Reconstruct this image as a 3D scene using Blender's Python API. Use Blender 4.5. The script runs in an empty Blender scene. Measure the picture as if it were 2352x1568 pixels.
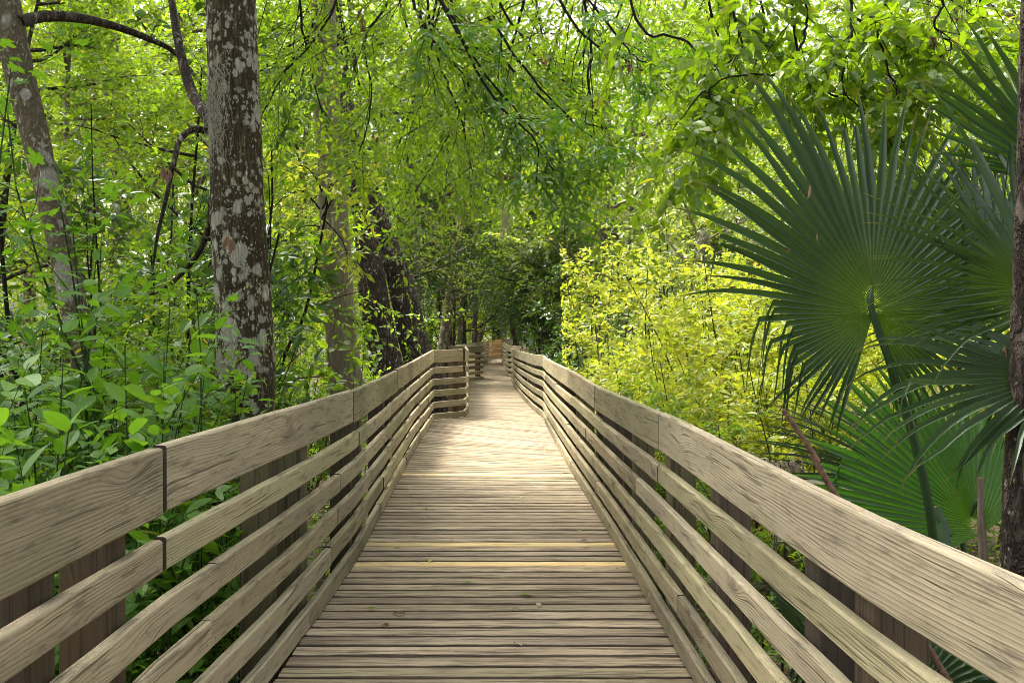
import bpy, math, random
import numpy as np
from mathutils import Vector

S = bpy.context.scene
COL = S.collection
RS = np.random.RandomState
rad = math.radians
F = 2287.0; CX, CY = 1176.0, 784.0
H = 1.55; PITCH = math.atan(26 / F)
GZ = -0.85          # forest floor level below the deck

# ------------------------------------------------------------------ camera maths
def ray(px, py):
    u = (px - CX) / F; v = (CY - py) / F
    return np.array([u, math.cos(PITCH) + v * math.sin(PITCH), v * math.cos(PITCH) - math.sin(PITCH)])
def at(px, py, d):
    r = ray(px, py); return np.array([0, 0, H]) + r * (d / r[1])
def atz(px, py, z=0.0):
    r = ray(px, py); t = (z - H) / r[2]; return np.array([0, 0, H]) + r * t
def nrm(a):
    a = np.asarray(a, float); return a / (np.linalg.norm(a, axis=-1, keepdims=True) + 1e-9)

# ------------------------------------------------------------------ mesh collector
class Geo:
    def __init__(s): s.V = []; s.T = []; s.Q = []; s.R = []; s.B = []; s.n = 0; s.hasb = False
    def add(s, v, tris=None, quads=None, rnd=0.0, bc=None):
        v = np.asarray(v, np.float32).reshape(-1, 3); n = len(v)
        s.V.append(v)
        if tris is not None and len(tris): s.T.append(np.asarray(tris, np.int64).reshape(-1, 3) + s.n)
        if quads is not None and len(quads): s.Q.append(np.asarray(quads, np.int64).reshape(-1, 4) + s.n)
        s.R.append(np.broadcast_to(np.asarray(rnd, np.float32), (n,)))
        if bc is not None: s.hasb = True; s.B.append(np.asarray(bc, np.float32).reshape(-1, 3))
        else: s.B.append(np.zeros((n, 3), np.float32))
        s.n += n
    def mesh(s, name, mat, origin=(0, 0, 0), smooth=False):
        me = bpy.data.meshes.new(name)
        if not s.V: return me
        v = np.concatenate(s.V) - np.asarray(origin, np.float32)
        T = np.concatenate(s.T) if s.T else np.zeros((0, 3), np.int64)
        Q = np.concatenate(s.Q) if s.Q else np.zeros((0, 4), np.int64)
        me.vertices.add(len(v)); me.vertices.foreach_set('co', v.astype(np.float32).ravel())
        nl = T.size + Q.size
        me.loops.add(nl); me.loops.foreach_set('vertex_index', np.concatenate([T.ravel(), Q.ravel()]).astype(np.int32))
        npoly = len(T) + len(Q)
        me.polygons.add(npoly)
        st = np.concatenate([np.arange(len(T)) * 3, T.size + np.arange(len(Q)) * 4]).astype(np.int32)
        me.polygons.foreach_set('loop_start', st)
        me.polygons.foreach_set('use_smooth', np.full(npoly, smooth))
        a = me.attributes.new('rnd', 'FLOAT', 'POINT'); a.data.foreach_set('value', np.concatenate(s.R).astype(np.float32))
        if s.hasb:
            a = me.attributes.new('bc', 'FLOAT_VECTOR', 'POINT'); a.data.foreach_set('vector', np.concatenate(s.B).ravel())
        me.materials.append(mat); me.update(calc_edges=True)
        return me

def link(name, me, parent=None, loc=None):
    o = bpy.data.objects.new(name, me); COL.objects.link(o)
    if parent is not None: o.parent = parent
    elif loc is not None: o.location = loc
    return o
def part(name, geo, mat, parent, smooth=False, label=None):
    root = parent
    base = np.array(parent.location)
    if parent.parent is not None: base = np.array(parent.parent.location) + base
    o = link(name, geo.mesh(name, mat, base, smooth), root)
    if label: o['label'] = label
    return o
def tag(o, label, cat, group=None):
    o['label'] = label; o['category'] = cat
    if group: o['group'] = group
    return o
def thing(name, label, cat, loc, group=None):
    o = bpy.data.objects.new(name, None); COL.objects.link(o)
    o.location = [float(c) for c in loc]; o.empty_display_size = .2
    return tag(o, label, cat, group)
def dup(root, loc, rz=0, sc=1.0, label=None, group=None):
    r = root.copy(); COL.objects.link(r); r.location = [float(c) for c in loc]; r.rotation_euler = (0, 0, rz); r.scale = (sc,) * 3 if np.isscalar(sc) else sc
    if label: r['label'] = label
    if group: r['group'] = group
    for ch in root.children:
        c = ch.copy(); COL.objects.link(c); c.parent = r
    return r

# ------------------------------------------------------------------ materials
class NT:
    def __init__(s, name):
        s.m = bpy.data.materials.new(name); s.m.use_nodes = True
        s.t = s.m.node_tree; s.t.nodes.clear(); s.out = s.t.nodes.new('ShaderNodeOutputMaterial')
    def put(s, sock, v):
        if isinstance(v, bpy.types.NodeSocket): s.t.links.new(v, sock)
        elif v is not None:
            if hasattr(sock.default_value, '__len__'):
                n = len(sock.default_value)
                v = (v,) * n if not hasattr(v, '__len__') else tuple(v) + (1,) * (n - len(v))
            sock.default_value = v
    def node(s, typ, ins=None, **kw):
        n = s.t.nodes.new(typ)
        for k, v in kw.items(): setattr(n, k, v)
        for k, v in (ins or {}).items(): s.put(n.inputs[k], v)
        return n
    def M(s, op, a, b=0.0, c=0.0): return s.node('ShaderNodeMath', {0: a, 1: b, 2: c}, operation=op).outputs[0]
    def VM(s, op, a, b=(0, 0, 0)): return s.node('ShaderNodeVectorMath', {0: a, 1: b}, operation=op).outputs[0]
    def attr(s, name): return s.node('ShaderNodeAttribute', attribute_name=name)
    def noise(s, vec, scale, detail=3, rough=.6, dist=0): return s.node('ShaderNodeTexNoise', {'Vector': vec, 'Scale': scale, 'Detail': detail, 'Roughness': rough, 'Distortion': dist}).outputs['Fac']
    def mix(s, f, a, b, bt='MIX'):
        n = s.t.nodes.new('ShaderNodeMix'); n.data_type = 'RGBA'; n.blend_type = bt
        s.put(n.inputs[0], f); s.put(n.inputs[6], a); s.put(n.inputs[7], b); return n.outputs[2]
    def ramp(s, f, lo, hi, a=0., b=1.): return s.node('ShaderNodeMapRange', {'Value': f, 'From Min': lo, 'From Max': hi, 'To Min': a, 'To Max': b}).outputs[0]
    def comb(s, x, y, z=0.): return s.node('ShaderNodeCombineXYZ', {0: x, 1: y, 2: z}).outputs[0]
    def bsdf(s, col, rough=.8, bump=None, bs=.3, bd=.01, spec=.3):
        p = s.node('ShaderNodeBsdfPrincipled', {'Base Color': col, 'Roughness': rough, 'Specular IOR Level': spec})
        if bump is not None: s.put(p.inputs['Normal'], s.node('ShaderNodeBump', {'Height': bump, 'Strength': bs, 'Distance': bd}).outputs[0])
        s.t.links.new(p.outputs[0], s.out.inputs[0]); return s.m

def wood(name, light, dark, tint, deck=False, post=False, freq=62., crack=.6, contrast=1.0):
    n = NT(name)
    bc = n.attr('bc').outputs['Vector']; r = n.attr('rnd').outputs['Fac']
    sx = n.node('ShaderNodeSeparateXYZ', {0: bc}); s_, g_ = sx.outputs[0], sx.outputs[1]
    ro = n.M('MULTIPLY', r, 53.7); so = n.M('ADD', s_, ro)
    # knots
    kv = n.comb(n.M('MULTIPLY', so, 1.5), n.M('MULTIPLY', n.M('ADD', g_, ro), 5.0), 0)
    vor = n.node('ShaderNodeTexVoronoi', {'Vector': kv, 'Scale': 1.0, 'Randomness': 1.0}); vd = vor.outputs['Distance']
    knot = n.M('POWER', 2.718, n.M('MULTIPLY', n.M('MULTIPLY', vd, vd), -22.))
    warp = n.noise(n.comb(n.M('MULTIPLY', so, .8), n.M('MULTIPLY', g_, 4.5), ro), 1.0, 3, .45)
    gg = n.M('ADD', g_, n.M('MULTIPLY', warp, .07))
    gg = n.M('ADD', gg, n.M('MULTIPLY', knot, .05))
    ring = n.M('SINE', n.M('MULTIPLY', gg, freq * 6.283))
    ring2 = n.M('POWER', n.ramp(ring, -1., 1., 0, 1), 2.2)
    rmod = n.ramp(n.noise(n.comb(n.M('MULTIPLY', so, 2.), n.M('MULTIPLY', g_, 14.), ro), 1.0, 2, .5), .3, .65, .25, 1.)
    ring2 = n.M('MULTIPLY', ring2, rmod)
    fib = n.noise(n.comb(n.M('MULTIPLY', so, 3.5), n.M('MULTIPLY', gg, 190.), ro), 1.0, 3, .65)
    blot = n.noise(n.comb(n.M('MULTIPLY', so, 1.1), n.M('MULTIPLY', g_, 6.), n.M('ADD', ro, 3.)), 1.0, 4, .65)
    blot2 = n.noise(n.comb(n.M('MULTIPLY', so, .6), n.M('MULTIPLY', g_, 2.5), n.M('ADD', ro, 9.)), 1.0, 3, .6)
    crk = n.noise(n.comb(n.M('MULTIPLY', so, 1.6), n.M('MULTIPLY', gg, 60.), n.M('ADD', ro, 5.)), 1.0, 2, .55)
    crack_f = n.ramp(crk, crack, crack + .06, 0, 1)
    f = n.M('ADD', n.M('MULTIPLY', ring2, .38 * contrast), n.ramp(fib, .35, .75, 0, .45))
    c = n.mix(f, light, dark)
    c = n.mix(n.ramp(blot, .45, .75, 0, .65), c, tint)
    dirt = n.noise(n.comb(n.M('MULTIPLY', so, 5.), n.M('MULTIPLY', g_, 34.), n.M('ADD', ro, 17.)), 1.0, 5, .72)
    c = n.mix(n.ramp(dirt, .52, .68, 0, .75), c, tuple(x * .3 for x in dark) if False else (.09, .072, .045))
    tone = n.M('FRACT', n.M('MULTIPLY', r, 23.1))
    c = n.mix(n.ramp(tone, .0, .45, .45, 0), c, n.mix(.5, c, (.22, .2, .17)))
    c = n.mix(n.ramp(tone, .6, 1., 0, .35), c, (.2, .21, .1))
    bright = n.M('ADD', n.ramp(blot2, .3, .7, .68, 1.25), n.M('MULTIPLY_ADD', n.M('FRACT', n.M('MULTIPLY', r, 7.31)), .55 if deck else (.9 if post else .5), -.16 if not post else -.35))
    c = n.mix(1.0, c, n.node('ShaderNodeCombineColor', {0: bright, 1: bright, 2: bright}).outputs[0], 'MULTIPLY')
    c = n.mix(n.M('MULTIPLY', n.ramp(knot, .5, .9, 0, 1), .6), c, (.13, .09, .06))
    c = n.mix(n.M('MULTIPLY', crack_f, .8 if deck else .55), c, (.045, .035, .025))
    if not deck and not post:
        e = sx.outputs[2]; nf = None
        for gi in (.03, .172):
            de = n.M('SUBTRACT', e, .045); dg = n.M('SUBTRACT', g_, gi)
            v = n.ramp(n.M('SQRT', n.M('ADD', n.M('MULTIPLY', de, de), n.M('MULTIPLY', n.M('MULTIPLY', dg, dg), 1.0))), .003, .006, 1, 0)
            strk = n.M('MULTIPLY', n.ramp(n.M('ABSOLUTE', de), .002, .006, .25, 0), n.M('MULTIPLY', n.ramp(dg, -.05, 0., 0, 1), n.ramp(dg, -.001, .001, 1, 0)))
            v = n.M('MAXIMUM', v, strk); nf = v if nf is None else n.M('MAXIMUM', nf, v)
        c = n.mix(n.M('MULTIPLY', nf, .6), c, (.03, .025, .02))
        c = n.mix(n.ramp(e, -.6, -.4, 1, 0), c, (.05, .038, .026))
    if deck:
        st = n.noise(n.comb(n.M('MULTIPLY', so, 2.6), n.M('MULTIPLY', g_, 30.), n.M('ADD', ro, 11.)), 1.0, 5, .7)
        c = n.mix(n.ramp(st, .50, .66, 0, .85), c, (.075, .052, .032))
        c = n.mix(n.ramp(n.noise(n.comb(n.M('MULTIPLY', so, .9), ro, 3.), 1.0, 2), .5, .62, 0, .4), c, (.16, .12, .08))
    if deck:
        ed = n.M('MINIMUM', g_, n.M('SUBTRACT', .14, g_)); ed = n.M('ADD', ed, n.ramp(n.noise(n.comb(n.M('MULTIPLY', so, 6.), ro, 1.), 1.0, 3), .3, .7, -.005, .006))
        c = n.mix(n.ramp(ed, .001, .012, .82, 0), c, (.045, .033, .022))  # gap shade put into the colour along board edges, together with dirt
    h = n.M('ADD', n.M('MULTIPLY', ring2, .5), n.M('ADD', n.M('MULTIPLY', fib, .6), n.M('MULTIPLY', crack_f, -1.4)))
    h = n.M('MULTIPLY', h, -1.0 if False else 1.0)
    return n.bsdf(c, .85, h, .55, .004, .2)

M_RAIL = wood('weathered_rail_wood', (.375, .31, .19), (.155, .12, .068), (.20, .185, .09), freq=95)
M_TOP = wood('weathered_top_rail_wood', (.375, .31, .193), (.155, .12, .07), (.20, .185, .095), freq=84, contrast=1.05)
M_POST = wood('dark_post_wood', (.11, .078, .045), (.045, .032, .018), (.03, .022, .015), post=True, freq=30, crack=.56, contrast=.7)
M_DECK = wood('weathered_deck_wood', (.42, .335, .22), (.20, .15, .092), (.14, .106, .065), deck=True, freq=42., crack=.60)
M_NEW = wood('fresh_pine_wood', (.74, .53, .25), (.60, .42, .18), (.6, .45, .25), freq=30, crack=.72, contrast=.5)
M_ORANGE = wood('orange_pine_wood', (.72, .40, .16), (.6, .3, .1), (.6, .38, .18), freq=40, crack=.7, contrast=.6)

def bark(name, dark, light, lich=None, lamt=.55, zs=.22, sc=30., lsc=7.0):
    n = NT(name)
    o = n.node('ShaderNodeTexCoord').outputs['Object']
    st = n.VM('MULTIPLY', o, (1, 1, zs))
    a = n.noise(st, sc, 5, .62, .4); b = n.noise(st, sc * .35, 3, .6)
    rid = n.M('ABSOLUTE', n.M('SUBTRACT', a, .5)); rid = n.ramp(rid, 0., .16, 0, 1)
    c = n.mix(n.M('MULTIPLY', rid, n.ramp(b, .3, .7, .45, 1.)), dark, light)
    c = n.mix(n.ramp(n.noise(o, 1.2, 4, .6), .5, .72, 0, .6), c, tuple(x * .45 for x in dark))
    if lich:
        wv = n.node('ShaderNodeTexNoise', {'Vector': o, 'Scale': 22., 'Detail': 3}).outputs['Color']
        oo = n.VM('ADD', n.VM('MULTIPLY', o, (1, 1, .72)), n.VM('MULTIPLY', wv, (.045, .045, .045)))
        big = n.noise(o, 2.2, 3, .6); sm = n.noise(o, 3.7, 2, .5); lf = None
        for sc_, fld, rmax in ((lsc * .8, big, .55), (lsc * 1.9, sm, .5), (lsc * 4., big, .42)):
            vo = n.node('ShaderNodeTexVoronoi', {'Vector': oo, 'Scale': sc_, 'Randomness': 1.0}).outputs['Distance']
            rr_ = n.ramp(fld, lamt - .07, lamt + .22, .05, rmax)
            v = n.ramp(n.M('SUBTRACT', vo, rr_), -.07, .05, 1, 0); lf = v if lf is None else n.M('MAXIMUM', lf, v)
        lf = n.M('MULTIPLY', lf, n.ramp(n.M('ADD', rid, n.noise(o, 90., 2)), .35, .8, .45, 1.))
        c = n.mix(lf, c, lich)
    return n.bsdf(c, .9, rid, 1., .035, .15)
M_BARK1 = bark('lichened_oak_bark', (.06, .045, .022), (.26, .20, .11), (.62, .59, .44), .405, .16, 34., 12.)
M_BARK2 = bark('grey_mottled_bark', (.15, .12, .065), (.42, .36, .23), (.55, .52, .40), .46, .4)
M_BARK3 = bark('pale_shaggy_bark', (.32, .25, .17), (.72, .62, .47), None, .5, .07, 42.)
M_BARK4 = bark('rough_dark_bark', (.032, .023, .016), (.21, .165, .12), (.42, .39, .31), .55, .35, 16., 8.)
M_TWIG = bark('twig_bark', (.02, .015, .011), (.055, .042, .03), None)
M_TWIG2 = bark('shrub_stem_bark', (.09, .08, .04), (.2, .17, .09), None)
M_PALE = bark('bleached_twig_bark', (.3, .25, .18), (.5, .44, .35), None)
M_STEM = bark('green_stem_skin', (.05, .10, .03), (.11, .16, .05), None)

def leaf(name, c1, c2, c3=None, p3=.93, trans=.5, tcol=None, gloss=.12, rough=.4, hub=False, back=1.0):
    n = NT(name)
    r = n.attr('rnd').outputs['Fac']
    oi = n.node('ShaderNodeObjectInfo').outputs['Random']
    f = n.M('FRACT', n.M('ADD', n.M('MULTIPLY', r, 9.7), oi))
    c = n.mix(f, c1, c2)
    if c3: c = n.mix(n.ramp(n.M('FRACT', n.M('MULTIPLY', r, 3.17)), p3, p3 + .02, 0, .9), c, c3)
    pos = n.node('ShaderNodeTexCoord').outputs['Object']
    v = n.noise(pos, 1.3, 2); c = n.mix(n.ramp(v, .35, .65, .0, .35), c, tuple(x * 1.25 for x in c2))
    if hub:
        g = n.attr('bc').outputs['Vector']; x = n.node('ShaderNodeSeparateXYZ', {0: g})
        c = n.mix(n.ramp(x.outputs[0], .02, .26, .75, 0), c, (.11, .18, .02))
        rib = n.ramp(n.M('ABSOLUTE', x.outputs[1]), .0, .08, .2, 0)
        c = n.mix(rib, c, (.12, .2, .04))
        c = n.mix(n.ramp(x.outputs[2], .86, 1., 0, .8), c, (.22, .17, .06))
    tc = n.mix(1.0, c, tcol or (1.7, 1.9, .55), 'MULTIPLY')
    d = n.node('ShaderNodeBsdfDiffuse', {'Color': c}).outputs[0]
    t = n.node('ShaderNodeBsdfTranslucent', {'Color': tc}).outputs[0]
    g = n.node('ShaderNodeBsdfGlossy', {'Color': (.9, .95, .9), 'Roughness': rough}).outputs[0]
    m1 = n.node('ShaderNodeMixShader', {0: trans, 1: d, 2: t}).outputs[0]
    fr = n.node('ShaderNodeLayerWeight', {'Blend': .35}).outputs['Facing']
    m2 = n.node('ShaderNodeMixShader', {0: n.M('MULTIPLY_ADD', fr, gloss * 1.2, gloss * .35), 1: m1, 2: g}).outputs[0]
    n.t.links.new(m2, n.out.inputs[0]); return n.m
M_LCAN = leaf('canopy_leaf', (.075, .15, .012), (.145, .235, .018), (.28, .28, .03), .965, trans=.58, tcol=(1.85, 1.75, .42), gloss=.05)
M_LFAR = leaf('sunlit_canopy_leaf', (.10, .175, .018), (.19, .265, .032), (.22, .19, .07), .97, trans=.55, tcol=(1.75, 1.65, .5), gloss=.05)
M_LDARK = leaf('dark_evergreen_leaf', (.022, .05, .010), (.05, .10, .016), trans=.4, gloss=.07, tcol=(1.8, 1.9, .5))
M_LYEL = leaf('yellow_green_leaf', (.18, .27, .028), (.42, .42, .05), (.45, .33, .05), .95, trans=.47, tcol=(1.3, 1.35, .6), gloss=.05)
M_LMID = leaf('fresh_green_leaf', (.085, .16, .018), (.16, .25, .028), (.32, .28, .03), .965, trans=.55, tcol=(1.8, 1.75, .5), gloss=.05)
M_LBROAD = leaf('broad_leaf', (.07, .165, .022), (.13, .25, .035), (.3, .28, .05), .975, trans=.5, gloss=.05, tcol=(1.8, 1.8, .5))
M_LSILV = leaf('grey_green_leaf', (.13, .19, .05), (.24, .28, .09), trans=.45, gloss=.1, tcol=(1.6, 1.6, .6))
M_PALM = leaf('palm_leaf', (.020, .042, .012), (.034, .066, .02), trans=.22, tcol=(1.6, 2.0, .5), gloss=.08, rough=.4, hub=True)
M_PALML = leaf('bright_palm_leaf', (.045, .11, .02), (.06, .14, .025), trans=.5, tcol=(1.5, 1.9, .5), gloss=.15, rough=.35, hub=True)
M_DRY = leaf('dry_palm_leaf', (.30, .27, .17), (.36, .31, .19), trans=.25, tcol=(1, 1, .8), gloss=.08)
M_DEAD = leaf('dead_brown_leaf', (.085, .045, .025), (.19, .11, .06), trans=.2, tcol=(1.2, 1, .7), gloss=.06)
M_MOSS = leaf('spanish_moss', (.30, .29, .22), (.38, .37, .28), trans=.2, tcol=(1, 1, .9), gloss=.02)
n = NT('forest_floor'); o = n.node('ShaderNodeTexCoord').outputs['Object']
a = n.noise(o, 9., 6, .7); b = n.noise(o, .6, 4)
c = n.mix(n.ramp(a, .35, .65), (.025, .018, .011), (.11, .078, .045)); c = n.mix(n.ramp(b, .5, .65, 0, .7), c, (.035, .06, .015))
M_FLOOR = n.bsdf(c, .95, a, 1., .05)
n = NT('rusty_stalk'); o = n.node('ShaderNodeTexCoord').outputs['Object']
M_STALK = n.bsdf(n.mix(n.ramp(n.noise(o, 60, 4, .7), .4, .65), (.07, .035, .02), (.19, .10, .055)), .6)
n = NT('weathered_stalk'); o = n.node('ShaderNodeTexCoord').outputs['Object']
M_STALK2 = n.bsdf(n.mix(n.ramp(n.noise(n.VM('MULTIPLY', o, (1, 1, .1)), 60, 4, .7), .4, .65), (.12, .085, .06), (.25, .19, .14)), .6)
n = NT('nail_steel'); M_NAIL = n.bsdf((.3, .3, .3), .4)
n = NT('palm_petiole'); M_PET = n.bsdf((.03, .065, .02), .45)

# ------------------------------------------------------------------ primitives
def tube(g, P, R, k=5, rnd=0., rough=0., rng=None, cap=False):
    P = np.asarray(P, float); R = np.broadcast_to(np.asarray(R, float), (len(P),))
    T = nrm(np.gradient(P, axis=0)); m = np.abs(T.mean(0)); ref = np.zeros(3); ref[int(np.argmin(m))] = 1
    A = nrm(np.cross(T, ref)); B = np.cross(T, A)
    th = np.arange(k) / k * 2 * math.pi
    rr = R[:, None] * np.ones((1, k))
    if rough and rng is not None:
        ph = rng.uniform(0, 6.28, 6)
        s = np.arange(len(P))[:, None] / 3.
        rr = rr * (1 + rough * (np.sin(2 * th + ph[0] + s * .3) * .5 + np.sin(3 * th + ph[1] - s * .25) * .4 + np.sin(5 * th + ph[2]) * .3 + rng.uniform(-.35, .35, rr.shape)))
    V = P[:, None] + rr[..., None] * (np.cos(th)[None, :, None] * A[:, None] + np.sin(th)[None, :, None] * B[:, None])
    n = len(P); i = np.arange(n - 1)[:, None] * k; j = np.arange(k)[None]; j2 = (j + 1) % k
    Q = np.stack([i + j, i + j2, i + k + j2, i + k + j], -1).reshape(-1, 4)
    tr = None
    if cap:
        a = np.arange(1, k - 1); tr = np.concatenate([np.stack([0 * a + (n - 1) * k, a + (n - 1) * k, a + 1 + (n - 1) * k], -1), np.stack([0 * a, a + 1, a], -1)])
    g.add(V.reshape(-1, 3), tr, Q, rnd)

def smoothline(pts, per=6):
    pts = np.asarray(pts, float); n = len(pts)
    if n < 3: return np.stack([pts[0] + (pts[-1] - pts[0]) * t for t in np.linspace(0, 1, per + 1)])
    P = np.vstack([2 * pts[0] - pts[1], pts, 2 * pts[-1] - pts[-2]]); out = []
    for i in range(1, n):
        p0, p1, p2, p3 = P[i - 1], P[i], P[i + 1], P[i + 2]
        for t in np.arange(per) / per:
            out.append(.5 * (2 * p1 + (p2 - p0) * t + (2 * p0 - 5 * p1 + 4 * p2 - p3) * t * t + (3 * p1 - p0 - 3 * p2 + p3) * t ** 3))
    out.append(pts[-1]); return np.array(out)

TM = {}
TM['dia'] = (np.array([(0, 0, 0), (.45, .24, .06), (1, 0, -.02), (.45, -.24, .06)]), [(0, 2, 1), (0, 3, 2)])
TM['mid'] = (np.array([(0, 0, 0), (.32, .19, .05), (.32, -.19, .05), (.72, .15, .02), (.72, -.15, .02), (1, 0, -.08), (.5, 0, -.0)]),
             [(0, 6, 1), (0, 2, 6), (1, 6, 3), (2, 4, 6), (3, 6, 5), (6, 4, 5)])
def ell(w=.22, tip=1.):
    xs = [0, .12, .3, .5, .7, .87, 1.]; ws = [0, .6, .95, 1., .78, .38, 0]
    V = [(0, 0, 0)]; 
    for x, a in list(zip(xs, ws))[1:-1]:
        z = -.14 * x * x; V += [(x, w * a, z + .05 * a), (x, 0, z), (x, -w * a, z + .05 * a)]
    V.append((1, 0, -.16)); T = [(0, 2, 1), (0, 3, 2)]
    for i in range(4):
        b = 1 + 3 * i
        for q in (0, 1): T += [(b + q, b + q + 1, b + q + 4), (b + q, b + q + 4, b + q + 3)]
    b = 13; T += [(b, b + 1, 16), (b + 1, b + 2, 16)]
    return (np.array(V, float), T)
TM['ell'] = ell(.24); TM['slim'] = ell(.15); TM['round'] = ell(.32)
def lobed():
    ang = [180, 150, 118, 96, 78, 60, 40, 25, 10, 0]; r = [.05, .28, .5, .36, .56, .5, .72, .5, .8, 1.]
    half = [(.28 + rr * math.cos(rad(a)) * .8, rr * math.sin(rad(a)) * .62, .04 * (rr if i % 2 else -.3)) for i, (a, rr) in enumerate(zip(ang, r))]
    out = half + [(x, -y, z) for x, y, z in half[-2:0:-1]]
    V = [(.32, 0, 0)] + [(x, y, z - .12 * x * x) for x, y, z in out]; n = len(out)
    return (np.array(V), [(0, 1 + (i + 1) % n, 1 + i) for i in range(n)])
TM['lob'] = lobed()

def leaves(g, base, d, up, size, tm, rnd, curl=None):
    if len(base) == 0: return
    V, T = TM[tm]; x = nrm(d); z = nrm(up - (up * x).sum(-1, keepdims=True) * x); y = np.cross(z, x)
    sz = np.asarray(size)[:, None, None]
    P = base[:, None] + sz * (V[None, :, 0:1] * x[:, None] + V[None, :, 1:2] * y[:, None] + V[None, :, 2:3] * z[:, None])
    N = len(base); nv = len(V)
    TT = (np.asarray(T)[None] + (np.arange(N) * nv)[:, None, None]).reshape(-1, 3)
    g.add(P.reshape(-1, 3), TT, None, np.repeat(rnd, nv))

def twig_leaves(g, T, K, size, tm, rng, ang=50, up=.7, droop=.2, t0=.1, jit=.25, tip=True):
    """T: (N, n, 3) polylines of twigs"""
    if len(T) == 0: return
    T = np.asarray(T); N, n, _ = T.shape
    t = np.clip(np.linspace(t0, 1., K)[None] + rng.uniform(-.04, .04, (N, K)), 0, .9999) * (n - 1)
    i = t.astype(int); f = (t - i)[..., None]; r = np.arange(N)[:, None]
    P = T[r, i] * (1 - f) + T[r, np.minimum(i + 1, n - 1)] * f
    tan = nrm(T[r, np.minimum(i + 1, n - 1)] - T[r, i] + 1e-6)
    U = np.array([0, 0, 1.]); s = nrm(np.cross(tan, U) + 1e-3); u2 = np.cross(s, tan)
    az = np.where(np.arange(K)[None] % 2 == 0, 0., math.pi) + rng.normal(0, .55, (N, K))
    a = rad(ang) * (1 - .55 * (np.arange(K)[None] == K - 1) * tip) + rng.normal(0, jit, (N, K))
    d = np.cos(a)[..., None] * tan + np.sin(a)[..., None] * (np.cos(az)[..., None] * s + np.sin(az)[..., None] * u2)
    d = d + rng.normal(0, jit * .5, d.shape); d[..., 2] -= droop * rng.uniform(.3, 1.7, (N, K))
    upv = U * up + rng.normal(0, 1, d.shape) * (1 - up)
    sz = size * rng.uniform(.6, 1.2, (N, K))
    leaves(g, P.reshape(-1, 3), d.reshape(-1, 3), upv.reshape(-1, 3), sz.ravel(), tm, rng.uniform(0, 1, N * K))

def bez(rng, p, d, L, n, wander, trop):
    P = [np.array(p, float)]; d = nrm(d)
    for i in range(n - 1):
        d = nrm(d + rng.normal(0, wander, 3) + np.array([0, 0, trop])); P.append(P[-1] + d * L / (n - 1))
    return np.array(P)
def sprout(rng, P, t, ang, flat=0.):
    n = len(P); x = t * (n - 1); i = min(int(x), n - 2); f = x - i; p = P[i] * (1 - f) + P[i + 1] * f
    T = nrm(P[i + 1] - P[i]); v = rng.normal(0, 1, 3); v[2] *= (1 - flat); s = nrm(v - v.dot(T) * T)
    return p, nrm(T * math.cos(ang) + s * math.sin(ang))
def branching(rng, P, r, levels, g, tw, kmin=3):
    """levels: list of dict(n, L, ang, wander, trop, t0); last level gives twigs"""
    lv = levels[0]; last = len(levels) == 1
    for _ in range(lv['n']):
        t = rng.uniform(lv.get('t0', .25), 1.)
        p, d = sprout(rng, P, t, rad(lv['ang']) * rng.uniform(.6, 1.3), lv.get('flat', 0))
        L = lv['L'] * rng.uniform(.6, 1.3) * (1 - .35 * t if not last else 1)
        Q = bez(rng, p, d, L, lv.get('seg', 5), lv.get('wander', .15), lv.get('trop', 0))
        rr = r * (1 - .6 * t) * lv.get('rf', .5)
        if last: tw.append(Q)
        tube(g, Q, np.linspace(rr, rr * .45, len(Q)), kmin if len(levels) < 3 else 5)
        if not last: branching(rng, Q, rr, levels[1:], g, tw, kmin)

# ------------------------------------------------------------------ setting
me = bpy.data.meshes.new('ground')
gx = np.concatenate([np.linspace(-400, -14, 14), np.linspace(-12, 12, 61), np.linspace(14, 400, 14)])
gy = np.concatenate([np.linspace(-60, -3, 8), np.linspace(-2, 40, 85), np.linspace(45, 500, 16)])
X, Y = np.meshgrid(gx, gy); Z = GZ + .06 * np.sin(X * 1.3 + .5 * Y) + .05 * np.sin(Y * 1.1 - X * .6) + RS(1).normal(0, .02, X.shape)
w = len(gx); i = np.arange(len(gy) - 1)[:, None] * w + np.arange(w - 1)[None]
g = Geo(); g.add(np.stack([X, Y, Z], -1).reshape(-1, 3), None, np.stack([i, i + 1, i + w + 1, i + w], -1).reshape(-1, 4))
o = link('ground', g.mesh('ground', M_FLOOR, smooth=True)); o['kind'] = 'structure'

# ---- boardwalk deck: real boards laid across between left and right edge stations
Lst = [(-1.12, -2.0), (-1.12, 3.2), (-1.05, 4.4), (-1.06, 5.4), (-1.09, 6.6), (-1.14, 8.6), (-1.24, 11.2), (-1.42, 16.9), (-1.2, 18.2), (-.9, 19.6), (-1.1, 23), (-1.4, 29), (-1.2, 31.8), (-1.95, 36), (-1.6, 46), (-1.35, 54), (-1.35, 57.3)]
Rst = [(.92, -2.0), (.88, 3.2), (.85, 4.4), (.83, 5.4), (.8, 6.6), (.76, 8.6), (.69, 11.0), (.62, 14.6), (.62, 16.6), (.45, 19), (.3, 22.8), (.1, 28), (.1, 31), (-.12, 34.6), (-.35, 45), (1.2, 51), (1.3, 57.0)]
Lst = np.array(Lst); Rst = np.array(Rst)
g = Geo(); gnew = []
rng = RS(5)
cum = np.concatenate([[0], np.cumsum(np.hypot(*np.diff((Lst + Rst) / 2, axis=0).T))])
NEWD = [10.6, 7.27, 6.64]
s = 0.
pitch = .15
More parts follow.
